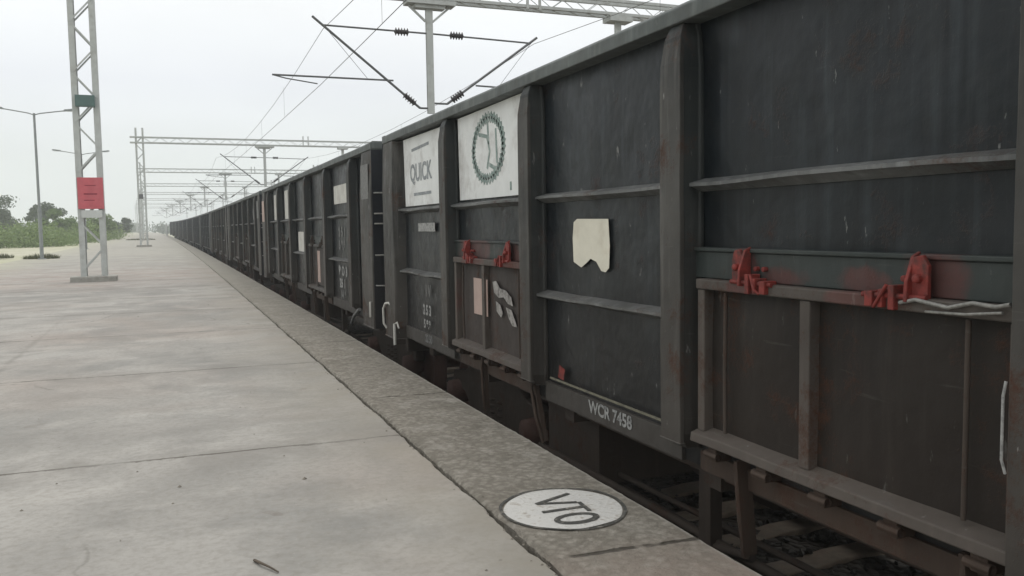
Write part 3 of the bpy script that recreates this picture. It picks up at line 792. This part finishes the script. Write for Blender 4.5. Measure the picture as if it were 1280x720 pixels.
# torn paper on the middle bay
st_ = painted('torn_sticker', M['cream'], wa, [(Ly(4.565),Lz(1.03)),(Ly(4.575),Lz(1.17)),(Ly(4.560),Lz(1.265)),(Ly(4.515),Lz(1.285)),(Ly(4.130),Lz(1.28)),(Ly(4.115),Lz(1.13)),(Ly(4.125),Lz(1.01)),(Ly(4.165),Lz(.985)),(Ly(4.215),Lz(.99)),(Ly(4.275),Lz(1.04)),(Ly(4.345),Lz(1.055)),(Ly(4.405),Lz(1.025)),(Ly(4.465),Lz(1.0))], depth=.002)
tag(st_, 'cream paper sticker torn at the bottom')
# sill lettering and line
painted('painted_line', M['yellowline'], wa, [(Ly(4.9),Lz(.272)),(Ly(3.42),Lz(.272)),(Ly(3.42),Lz(.285)),(Ly(4.9),Lz(.285))], XP-.032, .003)
text_mb('WCR 7458', (XP-.0225, Ly(4.38), Lz(.16)), (0,-1,0), (0,0,1), .10, .001, 1.08, .03).build('lettering', M['stencil'], wa)
painted('red_spot', M['red'], wa, [(Ly(4.78),Lz(.30)),(Ly(4.70),Lz(.29)),(Ly(4.68),Lz(.36)),(Ly(4.76),Lz(.38))], XP-.030)
# small plates and stencils on the far bays
painted('number_plate', M['stencil'], wa, [(Ly(7.98),Lz(1.21)),(Ly(7.42),Lz(1.21)),(Ly(7.42),Lz(1.29)),(Ly(7.98),Lz(1.29))])
painted('number_plate', M['pinksheet'], wa, [(Ly(6.27),Lz(.57)),(Ly(5.96),Lz(.57)),(Ly(5.96),Lz(.85)),(Ly(6.27),Lz(.85))], XP-.058)
for tx, yy, zz, sz, mm, xx in (('I V', 7.78, .60, .15, 'dimstencil', .0185), ('2 5 3', 7.88, .42, .13, 'stencil', .0185), ('5 8.8', 7.86, .29, .11, 'stencil', .0185), ('22 50', 7.8, .16, .10, 'dimstencil', .0245)):
    text_mb(tx, (XP-xx, Ly(yy), Lz(zz)), (0,-1,0), (0,0,1), sz, .001, 1.0, .045).build('lettering', M[mm], wa)
for blob in ([(5.86,.84),(5.79,.85),(5.72,.80),(5.60,.79),(5.50,.75),(5.47,.69),(5.56,.70),(5.64,.74),(5.74,.73),(5.83,.76)],
             [(5.80,.70),(5.72,.68),(5.66,.62),(5.70,.59),(5.79,.63)], [(5.60,.67),(5.50,.66),(5.44,.60),(5.40,.55),(5.48,.55),(5.55,.60)]):
    painted('paint_patch', M['patchwhite'], wa, [(Ly(a), Lz(b_)) for a, b_ in blob], XP-.053)
# cable tied round the near door's rail, white rod on the next stanchion
MB().tube([(XP-.09, Ly(2.05), Lz(.985)), (XP-.10, Ly(1.98), Lz(1.0)), (XP-.10, Ly(1.86), Lz(.985)), (XP-.095, Ly(1.78), Lz(1.005)), (XP-.10, Ly(1.70), Lz(1.0)), (XP-.095, Ly(1.66), Lz(1.01))], .007, 6).tube([(XP-.09, Ly(1.95), Lz(.965)), (XP-.1, Ly(1.8), Lz(.97)), (XP-.1, Ly(1.68), Lz(.985))], .005, 6).build('tie_wire', M['cable'], wa)
MB().tube([(XO-.004, Ly(1.645), Lz(.80)), (XO-.014, Ly(1.645), Lz(.76)), (XO-.014, Ly(1.645), Lz(.58)), (XO-.002, Ly(1.642), Lz(.54))], .0042, 8).build('grab_handle', M['stencil'], wa)
# white brake handles at the corner
MB().tube([(XO+.0, Ly(8.97), Lz(.17)), (XO-.03, Ly(8.98), Lz(.22)), (XO-.03, Ly(8.99), Lz(.38)), (XO-.02, Ly(8.93), Lz(.44)), (XO+.0, Ly(8.86), Lz(.45)), (XO+.02, Ly(8.80), Lz(.42))], .013, 8).build('brake_handle', M['white'], wa)
MB().tube([(XO-.02, Ly(8.55), Lz(.04)), (XO-.02, Ly(8.55), Lz(.26))], .015, 8).tube([(XO-.02, Ly(8.55), Lz(.25)), (XO-.01, Ly(8.48), Lz(.28)), (XO+.0, Ly(8.45), Lz(.22))], .009, 8).build('brake_handle', M['white'], wa)


# --- second wagon and its copies
def dress(root, seed, plate=True):
    return root
wb = make_wagon(B, 11, M['frame'], [(M['door'], M['under']), (M['door'], M['under'])],
                [[(-1.3,.02),(-2.4,.05)],[(2.4,-.02),(1.3,.05)]])
PITCH = 12.85
YB = 15.72
settle(wb, YB)
def dressed(root, items):
    for nm, m, (y0, y1, z0, z1), dx in items:
        painted(nm, M[m], root, [(y1,z0),(y0,z0),(y0,z1),(y1,z1)], XP-.0195-dx)
wc = copy_tree(wb); wd = copy_tree(wb)
settle(wc, YB+PITCH); settle(wd, YB+2*PITCH)
dressed(wb, [('white_plate','white',(-4.6,-3.25,2.56,2.82),0), ('white_sheet','white',(1.6,2.4,2.42,3.0),0), ('white_sheet','white',(3.3,4.3,2.42,2.98),0),
             ('pale_plate','white',(-.2,.55,1.80,2.16),0), ('red_stripe','rustdoor',(-2.45,-1.7,1.32,1.9),.04), ('pale_stripe','pinksheet',(-2.1,-1.8,1.36,1.86),.045),
             ('pink_patch','pinksheet',(5.5,6.0,2.4,2.9),.1025), ('pale_patch','dimstencil',(-6.0,-5.6,2.55,2.95),.1025)])
for tx, yy, zz, sz, mm in (('2 5 1', -3.5, 2.1, .14, 'dimstencil'), ('5 8.8', -3.5, 1.92, .13, 'dimstencil'), ('B O 3', -3.45, 1.55, .14, 'stencil'), ('25 1', -3.5, 1.38, .13, 'stencil'), ('14 8', -3.55, 1.22, .12, 'dimstencil')):
    text_mb(tx, (XP-.0185, yy, zz), (0,-1,0), (0,0,1), sz*1.3, .001, 1.4, .045).build('lettering', M[mm], wb)
MB().tube([(XO-.02, -6.02, 1.18), (XO-.02, -6.02, 1.36)], .013, 8).build('brake_handle', M['white'], wb)
MB().tube([(XO-.02, -4.9, 1.0), (XO-.05, -5.2, 1.12), (XO-.02, -5.4, 1.22)], .02, 8).build('step_rod', M['dimstencil'], wb)
tag(wb, 'second open wagon, beyond the first gap, with white plates and a red striped door', 'freight wagon', GW)
dressed(wc, [('pale_plate','dimstencil',(-4.6,-3.3,2.5,2.8),0), ('pale_patch','dimstencil',(-5.9,-5.5,2.5,2.95),.1025), ('red_patch','rustdoor',(1.2,2.5,1.3,1.9),.04)])
tag(wc, 'third open wagon from the camera, foreshortened, between the plated wagon and the plain dark rest', 'freight wagon', GW)
tag(wd, 'fourth wagon of the train, dark blue grey and the last whose stanchions still show', 'freight wagon', GW)

def far_wagon(K):
    m = side_sheet(K, -1, 3); m.merge(side_sheet(K, 1, 2)).merge(coping_mb(K))
    m.box(-1.53, 1.53, -K.half+.04, K.half-.04, 1.185, 1.25)
    for e in (-1, 1):
        m.merge(end_wall_mb(K, e))
        for s in (-1, 1): m.merge(corner_mb(K, e, s))
    for y in K.posts: m.merge(stanchion_mb(y))
    for y0, y1, k in K.bays:
        m.merge(rib_mb(y0+.1, y1-.1, RIB_HI))
        if k == 'r': m.merge(rib_mb(y0+.1, y1-.1, RIB_LO))
        else: m.box(XP-.045, XP, y0+.1, y1-.1, BM0, BM1); m.box(XP-.04, XP, y0+.13, y1-.13, D0, D1)
    m.merge(running_gear(None, K, 0))
    return m
fw = far_wagon(B).build('freight_wagon', M['farpanel'])
NFAR = 8
for i in range(NFAR):
    o = fw if i == 0 else fw.copy()
    if i: COL.objects.link(o)
    settle(o, YB+(3+i)*PITCH)
    tag(o, 'distant dark wagon in the far tapering part of the train, its details lost', 'freight wagon', GW)

# ------------------------------------------------------------------ overhead line portals
YP = [24.1, 70, 107, 145, 183, 221, 259, 300]
BZ0, BZ1 = 7.80, 8.22
def lattice(m, x0, x1, y0, y1, z0, z1, leg, pitch, lace=.012, both=True):
    for x in (x0, x1):
        # channel section legs
        s = 1 if x == x0 else -1
        m.box(x-.006, x+.006, y0, y1, z0, z1)
        for yy in (y0, y1): m.box(min(x, x+s*leg), max(x, x+s*leg), yy-.006, yy+.006, z0, z1)
    z = z0+.15; k = 0
    while z+pitch < z1:
        for yy in (y0-.010, y1+.010):
            a, b_ = (x0+.03, x1-.03) if k % 2 == 0 else (x1-.03, x0+.03)
            m.bar((a, yy, z), (b_, yy, z+pitch), .04, lace, (0,1,0))
        z += pitch; k += 1
    return m
def insulator(p, d, L=.42):
    prof = [(0,.04)]; n = 5
    for i in range(n):
        t = L*(i+.2)/n; prof += [(t,.06), (t+L/n*.25,.115), (t+L/n*.5,.06)]
    prof += [(L,.03)]
    return MB().lathe(p, d, prof, 14)
def cantilever(root, side, yp):
    """side -1 reaches over the train's track, +1 over the next one"""
    x0 = 7.2+side*.08; y = yp
    X = lambda d: 7.2+side*d
    if side < 0: top = (X(3.34), 7.09); joint = (X(3.04), 6.87); foot = (X(.33), 4.70); reg = (X(4.46), 5.45); regi = (X(1.45), 5.45)
    else: top = (X(3.4), 6.95); joint = (X(3.2), 6.77); foot = (X(.5), 4.85); reg = (X(4.2), 5.35); regi = (X(1.75), 5.42)
    m = MB()
    m.tube([(foot[0], y, foot[1]), (top[0], y, top[1])], .036, 8)
    m.tube([(x0, y, 6.84), (joint[0], y, joint[1])], .026, 8)
    m.tube([(regi[0]-side*.35, y, regi[1]+.0), (reg[0], y, reg[1])], .026, 8)
    m.tube([(7.2, y, foot[1]), (foot[0], y, foot[1])], .03, 8)
    c = m.build('cantilever', M['galvdark'], root)
    d = Vector((top[0]-foot[0], 0, top[1]-foot[1])).normalized()
    p1 = Vector((foot[0], y, foot[1]))+d*.18
    insulator(p1, d).build('insulator', M['insul'], c)
    insulator((X(.62), y, 6.835), (side, 0, .0)).build('insulator', M['insul'], c)
    MB().tube([(reg[0], y, reg[1]), (reg[0]-side*.35, y, reg[1]-.08), (X(3.25), y, 5.26)], .018, 6).tube([(joint[0], y, joint[1]), (regi[0]-side*.02+side*.4, y, regi[1])], .007, 5).build('steady_arm', M['galvdark'], c)
def make_portal(yp):
    root = empty('catenary_portal', (-1.85, yp, 0))
    root2 = root
    inv = Matrix.Translation((1.85, -yp, 0))
    def sh(mb):
        mb.v = [tuple(Vector(v)+Vector((1.85, -yp, 0))) for v in mb.v]; return mb
    lattice(sh_m := MB(), -2.14, -1.54, yp-.16, yp+.16, .12, 8.9, .13, .62)
    sh(sh_m).build('lattice_mast', M['galv'], root)
    sh(lattice(MB(), 17.6, 18.18, yp-.16, yp+.16, -1.2, 8.9, .075, .62)).build('lattice_mast', M['galv'], root)
    sh(MB().box(-2.38, -1.32, yp-.34, yp+.34, -.02, .14)).build('plinth', M['plinth'], root, .02)
    bm = MB()
    for z in (BZ0, BZ1):
        for yy in (yp-.2, yp+.2): bm.box(-2.5, 18.6, yy-.055, yy+.055, z-.035 if z == BZ0 else z-.05, z+.05 if z == BZ0 else z+.035)
    k = 0; x = -2.2
    while x < 18.2:
        for yy in (yp-.24, yp+.24):
            bm.bar((x, yy, BZ0 if k % 2 == 0 else BZ1), (x+.6, yy, BZ1 if k % 2 == 0 else BZ0), .018, .018, (0,1,0))
        bm.bar((x, yp-.2, BZ0-.04), (x+.6, yp+.2, BZ0-.04), .03, .02)
        x += .6; k += 1
    sh(bm).build('portal_beam', M['galv'], root)
    da = MB().box(7.10, 7.30, yp-.05, yp-.038, 4.55, BZ0-.04).box(7.10, 7.30, yp+.038, yp+.05, 4.55, BZ0-.04).box(7.19, 7.21, yp-.037, yp+.037, 4.55, BZ0-.04)
    da.box(6.5, 7.95, yp-.24, yp+.24, BZ0-.17, BZ0-.035).box(6.75, 7.65, yp-.15, yp+.15, BZ0-.27, BZ0-.171)
    for s in (-1, 1): da.bar((7.2+s*.6, yp, BZ0-.2), (7.2+s*.11, yp, BZ0-.62), .06, .05, (0,1,0))
    sh(da).build('drop_arm', M['galv'], root)
    for side in (-1, 1): cantilever_at(root, side, yp, sh)
    db = MB().box(13.0, 13.8, yp-.26, yp+.26, BZ0-.2, BZ0-.04).box(13.3, 13.5, yp-.05, yp+.05, 4.6, BZ0-.2)
    sh(db).build('drop_arm', M['galv'], root)
    for xx in (10.2, 10.6):
        sh(MB().box(xx-.04, xx+.04, yp-.27, yp-.23, BZ0-.08, BZ1+.35)).build('clamp', M['galv'], root)
    return root
def cantilever_at(root, side, yp, sh):
    before = set(bpy.data.objects)
    cantilever(root, side, yp)
    for o in [o for o in bpy.data.objects if o not in before]:
        for v in o.data.vertices: v.co += Vector((1.85, -yp, 0))
p0 = make_portal(YP[0])
GP = 'catenary portals spanning the tracks'
tag(p0, 'nearest steel catenary portal, its lattice mast carrying a red board', 'portal', GP)
for i, y in enumerate(YP[1:]):
    o = copy_tree(p0); o.location = (-1.85+off(y)+(.38 if i == 0 else .2), y, rise(y)); o.rotation_euler.z = turn(y)
    tag(o, 'second steel catenary portal, its whole left upright visible beyond the red board' if i == 0 else 'faint far catenary portal among those receding beyond the second one', 'portal', GP)

# wires, strung from portal to portal
def wire(name, x, zs_, sag, r, lab, droppers=None):
    m = MB(); yy = [-20]+YP+[345]; pts = []
    for a, b_ in zip(yy[:-1], yy[1:]):
        for k in range(8):
            t = k/8; yq = a+(b_-a)*t; pts.append((x+off(yq)+.2*(1 if yy.index(a) % 2 else -1)*(1-2*t)*.6, yq, zs_+rise(yq)-4*sag*t*(1-t)))
    pts.append((x+off(345), 345, zs_+rise(345)))
    m.tube(pts, r, 6)
    if droppers:
        for a, b_ in zip(yy[:-1], yy[1:]):
            for k in range(1, 6):
                t = k/6; yq = a+(b_-a)*t; m.bar((x+off(yq), yq, zs_+rise(yq)-4*sag*t*(1-t)), (x+off(yq), yq, droppers+rise(yq)), .006, .006)
    o = m.build(name, M['wire']); tag(o, lab, 'overhead wire'); return o
wire('contact_wire', 3.95, 5.24, .0, .008, 'thin lower overhead wire running above the train')
wire('catenary_wire', 4.05, 6.75, .75, .008, 'thin upper overhead wire sagging between portals above the train', 5.25)
wire('contact_wire', 10.4, 5.24, .0, .008, 'thin lower overhead wire over the track behind the train')
wire('catenary_wire', 10.4, 6.75, .75, .008, 'thin upper overhead wire over the track behind the train', 5.25)

# boards on the near mast
yb = YP[0]-.19
sg = MB().box(-2.12, -1.53, yb-.03, yb, 1.84, 2.63).build('warning_board', M['signred'], bevel=.004)
tag(sg, 'red rectangular board fixed on the near lattice mast', 'sign')
MB().box(-1.98, -1.68, yb-.034, yb-.031, 2.20, 2.235).box(-1.98, -1.74, yb-.034, yb-.031, 2.05, 2.07).box(-1.95, -1.70, yb-.034, yb-.031, 2.42, 2.44).build('lettering', M['signline'], sg)
pl = MB().box(-2.06, -1.58, yb-.02, yb, 1.62, 1.81).build('number_plate', M['oldwhite'], bevel=.003)
tag(pl, 'small whitish plate below the red board on the near lattice mast', 'sign')
gb = MB().box(-2.06, -1.62, yb-.16, yb, 4.38, 4.66).box(-2.04, -1.64, yb-.165, yb-.161, 4.40, 4.64).build('junction_box', M['greenbox'], bevel=.01)
tag(gb, 'dark green box high on the near lattice mast', 'box')
jb = MB().box(-1.66+off(70), -1.36+off(70), 69.55, 69.75, 3.7, 4.05).build('junction_box', M['galvdark'], bevel=.01)
tag(jb, 'small dark box on the left upright of the second portal', 'box')

# ------------------------------------------------------------------ lamp posts
def lamp(x, y, h, rz):
    root = empty('lamp_post', (x, y, rise(y)), rz)
    MB().tube([(0,0,0),(0,0,h*.35)], .085, 12).tube([(0,0,h*.35),(0,0,h)], .062, 12, .05).build('pole', M['pole'], root)
    MB().box(-.16, .16, -.16, .16, -.03, .04).build('base_plate', M['pole'], root, .01)
    for s in (-1, 1):
        MB().tube([(0,0,h-.08),(s*.25,0,h+.0),(s*1.25,0,h+.16)], .026, 8).build('arm', M['pole'], root)
        lh = MB().prism([(0,-.03),(.55,-.02),(.6,.02),(.5,.07),(.05,.06)], (s*1.2, .08, h+.155), (s,0,.1), (0,0,1), .16*s).build('lamp_head', M['pole'], root, .01)
        MB().box(min(s*1.35,s*1.7), max(s*1.35,s*1.7), -.05, .05, h+.138, h+.147).build('lens', M['lens'], lh)
    return root
tag(lamp(-5.62, 45, 6.75, R(3)), 'slim grey twin armed lamp post on the sandy ground left of the mast', 'street lamp', 'lamp posts along the platform')
tag(lamp(-5.5, 66, 6.6, R(3)), 'slim twin armed lamp post mostly hidden behind the near lattice mast', 'street lamp', 'lamp posts along the platform')
wp = MB().tube([(-.55, 146, .4), (-.55, 146, 2.5)], .13, 10).lathe((-.55,146,2.5), (0,0,1), [(0,.12),(.05,.12),(.1,.02)], 14).build('marker_post', M['oldwhite'])
tag(wp, 'pale upright post at the far end of the platform beside the train', 'post')

# ------------------------------------------------------------------ vegetation
def leaf(m, c, s, r):
    n = Vector((r.gauss(0,1), r.gauss(0,1), r.gauss(0,1)+.4)).normalized()
    a = n.orthogonal().normalized(); a = (Matrix.Rotation(r.uniform(0,6.28), 3, n) @ a); b_ = n.cross(a)
    l, w = s*r.uniform(.7,1.4), s*r.uniform(.35,.7)
    m.add([c-a*l, c+b_*w, c+a*l, c-b_*w], [(0,1,2,3)])
def clump(m, c, rad, n, s, r):
    c = Vector(c)
    for _ in range(n):
        d = Vector((r.gauss(0,1), r.gauss(0,1), r.gauss(0,1))).normalized()
        k = (r.random()**.45)*(1+.35*noise.noise(d*2.3+c))
        leaf(m, c+Vector((d.x*rad[0], d.y*rad[1], d.z*rad[2]))*k, s, r)
def tree(name, x, y, h, spread, mat, seed, lab, cat='tree', grp='trees beyond the platform', z0=-.25, leafs=.17, dens=1.0):
    r = random.Random(seed); root = empty(name, (x, y, z0+rise(y)))
    tk = MB(); tk.tube([(0,0,0),(r.uniform(-.15,.15),0,h*.25),(r.uniform(-.3,.3),r.uniform(-.2,.2),h*.6)], .05*h**.8, 8, .02*h**.8)
    cr = MB()
    for k in range(9):
        a = r.uniform(0, 6.28); rr = spread*r.uniform(.15,.85); z = h*r.uniform(.32,.86)
        p_ = (rr*math.cos(a), rr*math.sin(a), z)
        tk.tube([(0,0,h*r.uniform(.15,.45)), (p_[0]*.5,p_[1]*.5,z*.75), p_], .016*h**.8, 5, .006)
        s_ = spread*r.uniform(.30,.52)
        clump(cr, p_, (s_, s_, s_*r.uniform(.55,.8)), int(260*dens), leafs, r)
    tk.build('trunk', M['trunk'], root); cr.build('crown', M[mat], root)
    return tag(root, lab, cat, grp)
def at(u, v_d):
    """world x,y seen under image column u at camera distance v_d along the view"""
    a = (u-640)/1060.0
    return (v_d*(a*math.cos(YAW)+math.sin(YAW)), v_d*(math.cos(YAW)-a*math.sin(YAW)))
YAW = R(21.83)
def T(name, u, d, *a, **k):
    x, y = at(u, d); return tree(name, x, y, *a, **k)
T('tree', 62, 118, 7.3, 2.3, 'leafdark', 1, 'tallest dark tree, rising behind the left lamp post')
T('tree', 46, 125, 6.2, 1.3, 'leafdark', 2, 'thin dark tree just left of the tallest one')
T('tree', 6, 112, 6.3, 2.7, 'leafdark', 3, 'broad dark tree at the left edge of the view')
T('tree', -28, 116, 7.0, 3.2, 'leafdark', 13, 'dark tree just beyond the left edge, beside the broad one')
T('bush', 88, 100, 4.2, 2.5, 'leafmid', 4, 'bright green bush in front of the trees, left of the mast', 'bush')
T('bush', 66, 96, 2.9, 1.8, 'leafmid', 5, 'low bright bush between the lamp post and the bright bush', 'bush')
T('bush', 128, 104, 3.4, 2.0, 'leafpale', 6, 'grey green bush seen through the legs of the mast', 'bush')
T('bush', 152, 140, 3.8, 2.5, 'leafdark', 7, 'dull bush right of the mast at the platform end', 'bush')
sc = MB(); r = random.Random(77)
for k in range(210):
    u = r.uniform(-90, 205); t = max(0, (u-60)/145)
    d = r.uniform(70, 96)+60*t*t+r.random()*60*t
    x, y = at(u, d)
    if x > -6.2-.0*y and u < 150: x = -6.4-r.random()*2
    if u >= 150: x = min(x, off(y)-7.2-r.random()*2)
    hh = r.uniform(.9, 2.3)*(1 if u < 120 else .85)
    clump(sc, (x, y, hh*.4-.2+rise(y)), (r.uniform(1.2,2.4), r.uniform(1,2), hh*.75), 170, .15, r)
tag(sc.build('scrub', M['leafpale']), 'band of pale green scrub along the back of the platform', 'scrub', kind='stuff')
fr = MB()
for k in range(130):
    u = r.uniform(-120, 206); d = r.uniform(250, 420) if u < 150 else r.uniform(300, 420)
    x, y = at(u, d)
    x = min(x, off(y)-8)
    h = r.uniform(2.2, 4.6)*(1.25 if u < 20 else .9)
    clump(fr, (x, y, h*.45+.2), (r.uniform(4,8), r.uniform(3,6), h*.62), 170, .55, r)
for k in range(120):
    y = r.uniform(365, 520); x = r.uniform(-75, 45)
    if abs(x-off(y)-3.8) < 4.5: continue
    h = r.uniform(3.0, 6.0)
    clump(fr, (x, y, h*.4+.6), (r.uniform(3,7), r.uniform(3,6), h*.6), 150, .6, r)
tag(fr.build('far_treeline', M['leafdark']), 'hazy line of far trees on the horizon left of the train', 'treeline', kind='stuff')
def weeds(u, d, rad, n, seed, lab):
    r = random.Random(seed); x, y = at(u, d); m = MB()
    for _ in range(n):
        a = r.uniform(0,6.28); q = rad*math.sqrt(r.random()); hgt = r.uniform(.08,.32)*(1.2-q/rad*.6)
        px_, py_ = q*math.cos(a), q*math.sin(a)*.8; w = r.uniform(.012,.03); b_ = r.uniform(0,6.28)
        tip = (px_+r.gauss(0,.1), py_+r.gauss(0,.1), hgt)
        m.add([(px_-w*math.cos(b_), py_-w*math.sin(b_), 0), (px_+w*math.cos(b_), py_+w*math.sin(b_), 0), tip], [(0,1,2)])
    o = m.build('weed_tuft', M['leafweed'], loc=(x, y, .002+rise(y))); return tag(o, lab, 'weeds', 'weed tufts on the platform')
weeds(53, 40.4, .75, 700, 1, 'ring of weeds round the foot of the left lamp post')
weeds(-2, 42, .7, 600, 2, 'weed tuft at the left edge of the platform')
weeds(178, 100, 1.6, 700, 3, 'dark weed patch far along the platform, right of the mast')

# ------------------------------------------------------------------ light, sky, haze
w = bpy.data.worlds.new('World'); SC.world = w; w.use_nodes = True
nt = w.node_tree; N = nt.nodes; Lk = nt.links
bg = N['Background']; bg.inputs['Strength'].default_value = .1
EL, AZ = R(62), R(25)
sky = N.new('ShaderNodeTexSky'); sky.sky_type = 'NISHITA'; sky.sun_disc = False
sky.sun_elevation = EL; sky.sun_rotation = AZ; sky.air_density = 1.5; sky.dust_density = 4
hs = N.new('ShaderNodeHueSaturation'); hs.inputs['Saturation'].default_value = .25; Lk.new(sky.outputs[0], hs.inputs['Color'])
tc = N.new('ShaderNodeTexCoord'); sx = N.new('ShaderNodeSeparateXYZ'); Lk.new(tc.outputs['Generated'], sx.inputs[0])
cr_ = N.new('ShaderNodeValToRGB'); Lk.new(sx.outputs[2], cr_.inputs[0]); el = cr_.color_ramp.elements
el[0].position = 0; el[0].color = (.80,.85,.83,1)
el[1].position = 1; el[1].color = (1.2,1.21,1.19,1)
for pos, c_ in ((.07,(.80,.845,.83,1)), (.16,(.78,.81,.845,1)), (.26,(.94,.965,.97,1)), (.4,(1.10,1.115,1.11,1))):
    e = el.new(pos); e.color = c_
mp = N.new('ShaderNodeVectorMath'); mp.operation = 'MULTIPLY'; mp.inputs[1].default_value = (1,1,3.2); Lk.new(tc.outputs['Generated'], mp.inputs[0])
cn = N.new('ShaderNodeTexNoise'); cn.inputs['Scale'].default_value = 1.6; cn.inputs['Detail'].default_value = 5; Lk.new(mp.outputs[0], cn.inputs['Vector'])
mr = N.new('ShaderNodeMapRange'); mr.inputs['From Min'].default_value = .3; mr.inputs['From Max'].default_value = .7; mr.inputs['To Min'].default_value = 9.0; mr.inputs['To Max'].default_value = 10.6; Lk.new(cn.outputs['Fac'], mr.inputs['Value'])
sc_ = N.new('ShaderNodeVectorMath'); sc_.operation = 'SCALE'; Lk.new(cr_.outputs[0], sc_.inputs[0]); Lk.new(mr.outputs[0], sc_.inputs['Scale'])
mx = N.new('ShaderNodeMix'); mx.data_type = 'RGBA'; mx.inputs['Factor'].default_value = .88
Lk.new(hs.outputs[0], mx.inputs[6]); Lk.new(sc_.outputs[0], mx.inputs[7]); Lk.new(mx.outputs[2], bg.inputs['Color'])

sun = bpy.data.lights.new('sun', 'SUN'); sun.energy = .9; sun.angle = R(25); sun.color = (1,.97,.93)
so = bpy.data.objects.new('sun', sun); COL.objects.link(so)
dirv = Vector((math.sin(AZ)*math.cos(EL), math.cos(AZ)*math.cos(EL), math.sin(EL)))
so.rotation_euler = dirv.to_track_quat('Z', 'Y').to_euler()

HAZE = .0014
if HAZE:
    hz = MB().box(-450, 450, -60, 720, -2.4, 11.5)
    t = NT('haze'); t.n.remove(t.b)
    pv = t.new('ShaderNodeVolumePrincipled'); pv.inputs['Density'].default_value = HAZE
    pv.inputs['Color'].default_value = (.93,.96,.97,1); pv.inputs['Anisotropy'].default_value = 0
    t.link(pv.outputs[0], t.n['Material Output'].inputs['Volume'])
    tag(hz.build('haze', t.m), kind='stuff')

# ------------------------------------------------------------------ camera
F = 1060.0; VPX, VPY = 213.0, 289.0; ROLL = R(.9)
a_, b_ = (VPX-640)/F, -(VPY-360)/F
c_, s_ = math.cos(-ROLL), math.sin(-ROLL)
a_, b_ = c_*a_-s_*b_, s_*a_+c_*b_
ph = math.atan(-b_); th = math.atan(-a_*math.cos(ph))
Fw = Vector((math.sin(th)*math.cos(ph), math.cos(th)*math.cos(ph), math.sin(ph)))
R0 = Vector((math.cos(th), -math.sin(th), 0)); U0 = R0.cross(Fw)
Rt = math.cos(ROLL)*R0-math.sin(ROLL)*U0; Up = math.sin(ROLL)*R0+math.cos(ROLL)*U0
cam = bpy.data.cameras.new('camera'); co = bpy.data.objects.new('camera', cam); COL.objects.link(co)
cam.sensor_width = 36; cam.lens = F/1280*36; cam.clip_start = .05; cam.clip_end = 12000
mw = Matrix((Rt, Up, -Fw)).transposed().to_4x4(); mw.translation = (0, 0, 1.25)
co.matrix_world = mw
SC.camera = co

SC.view_settings.view_transform = 'Standard'; SC.view_settings.look = 'None'
SC.view_settings.exposure = .16; SC.view_settings.gamma = 1; SC.view_settings.use_curve_mapping = False
SC.cycles.max_bounces = 6; SC.cycles.volume_bounces = 1
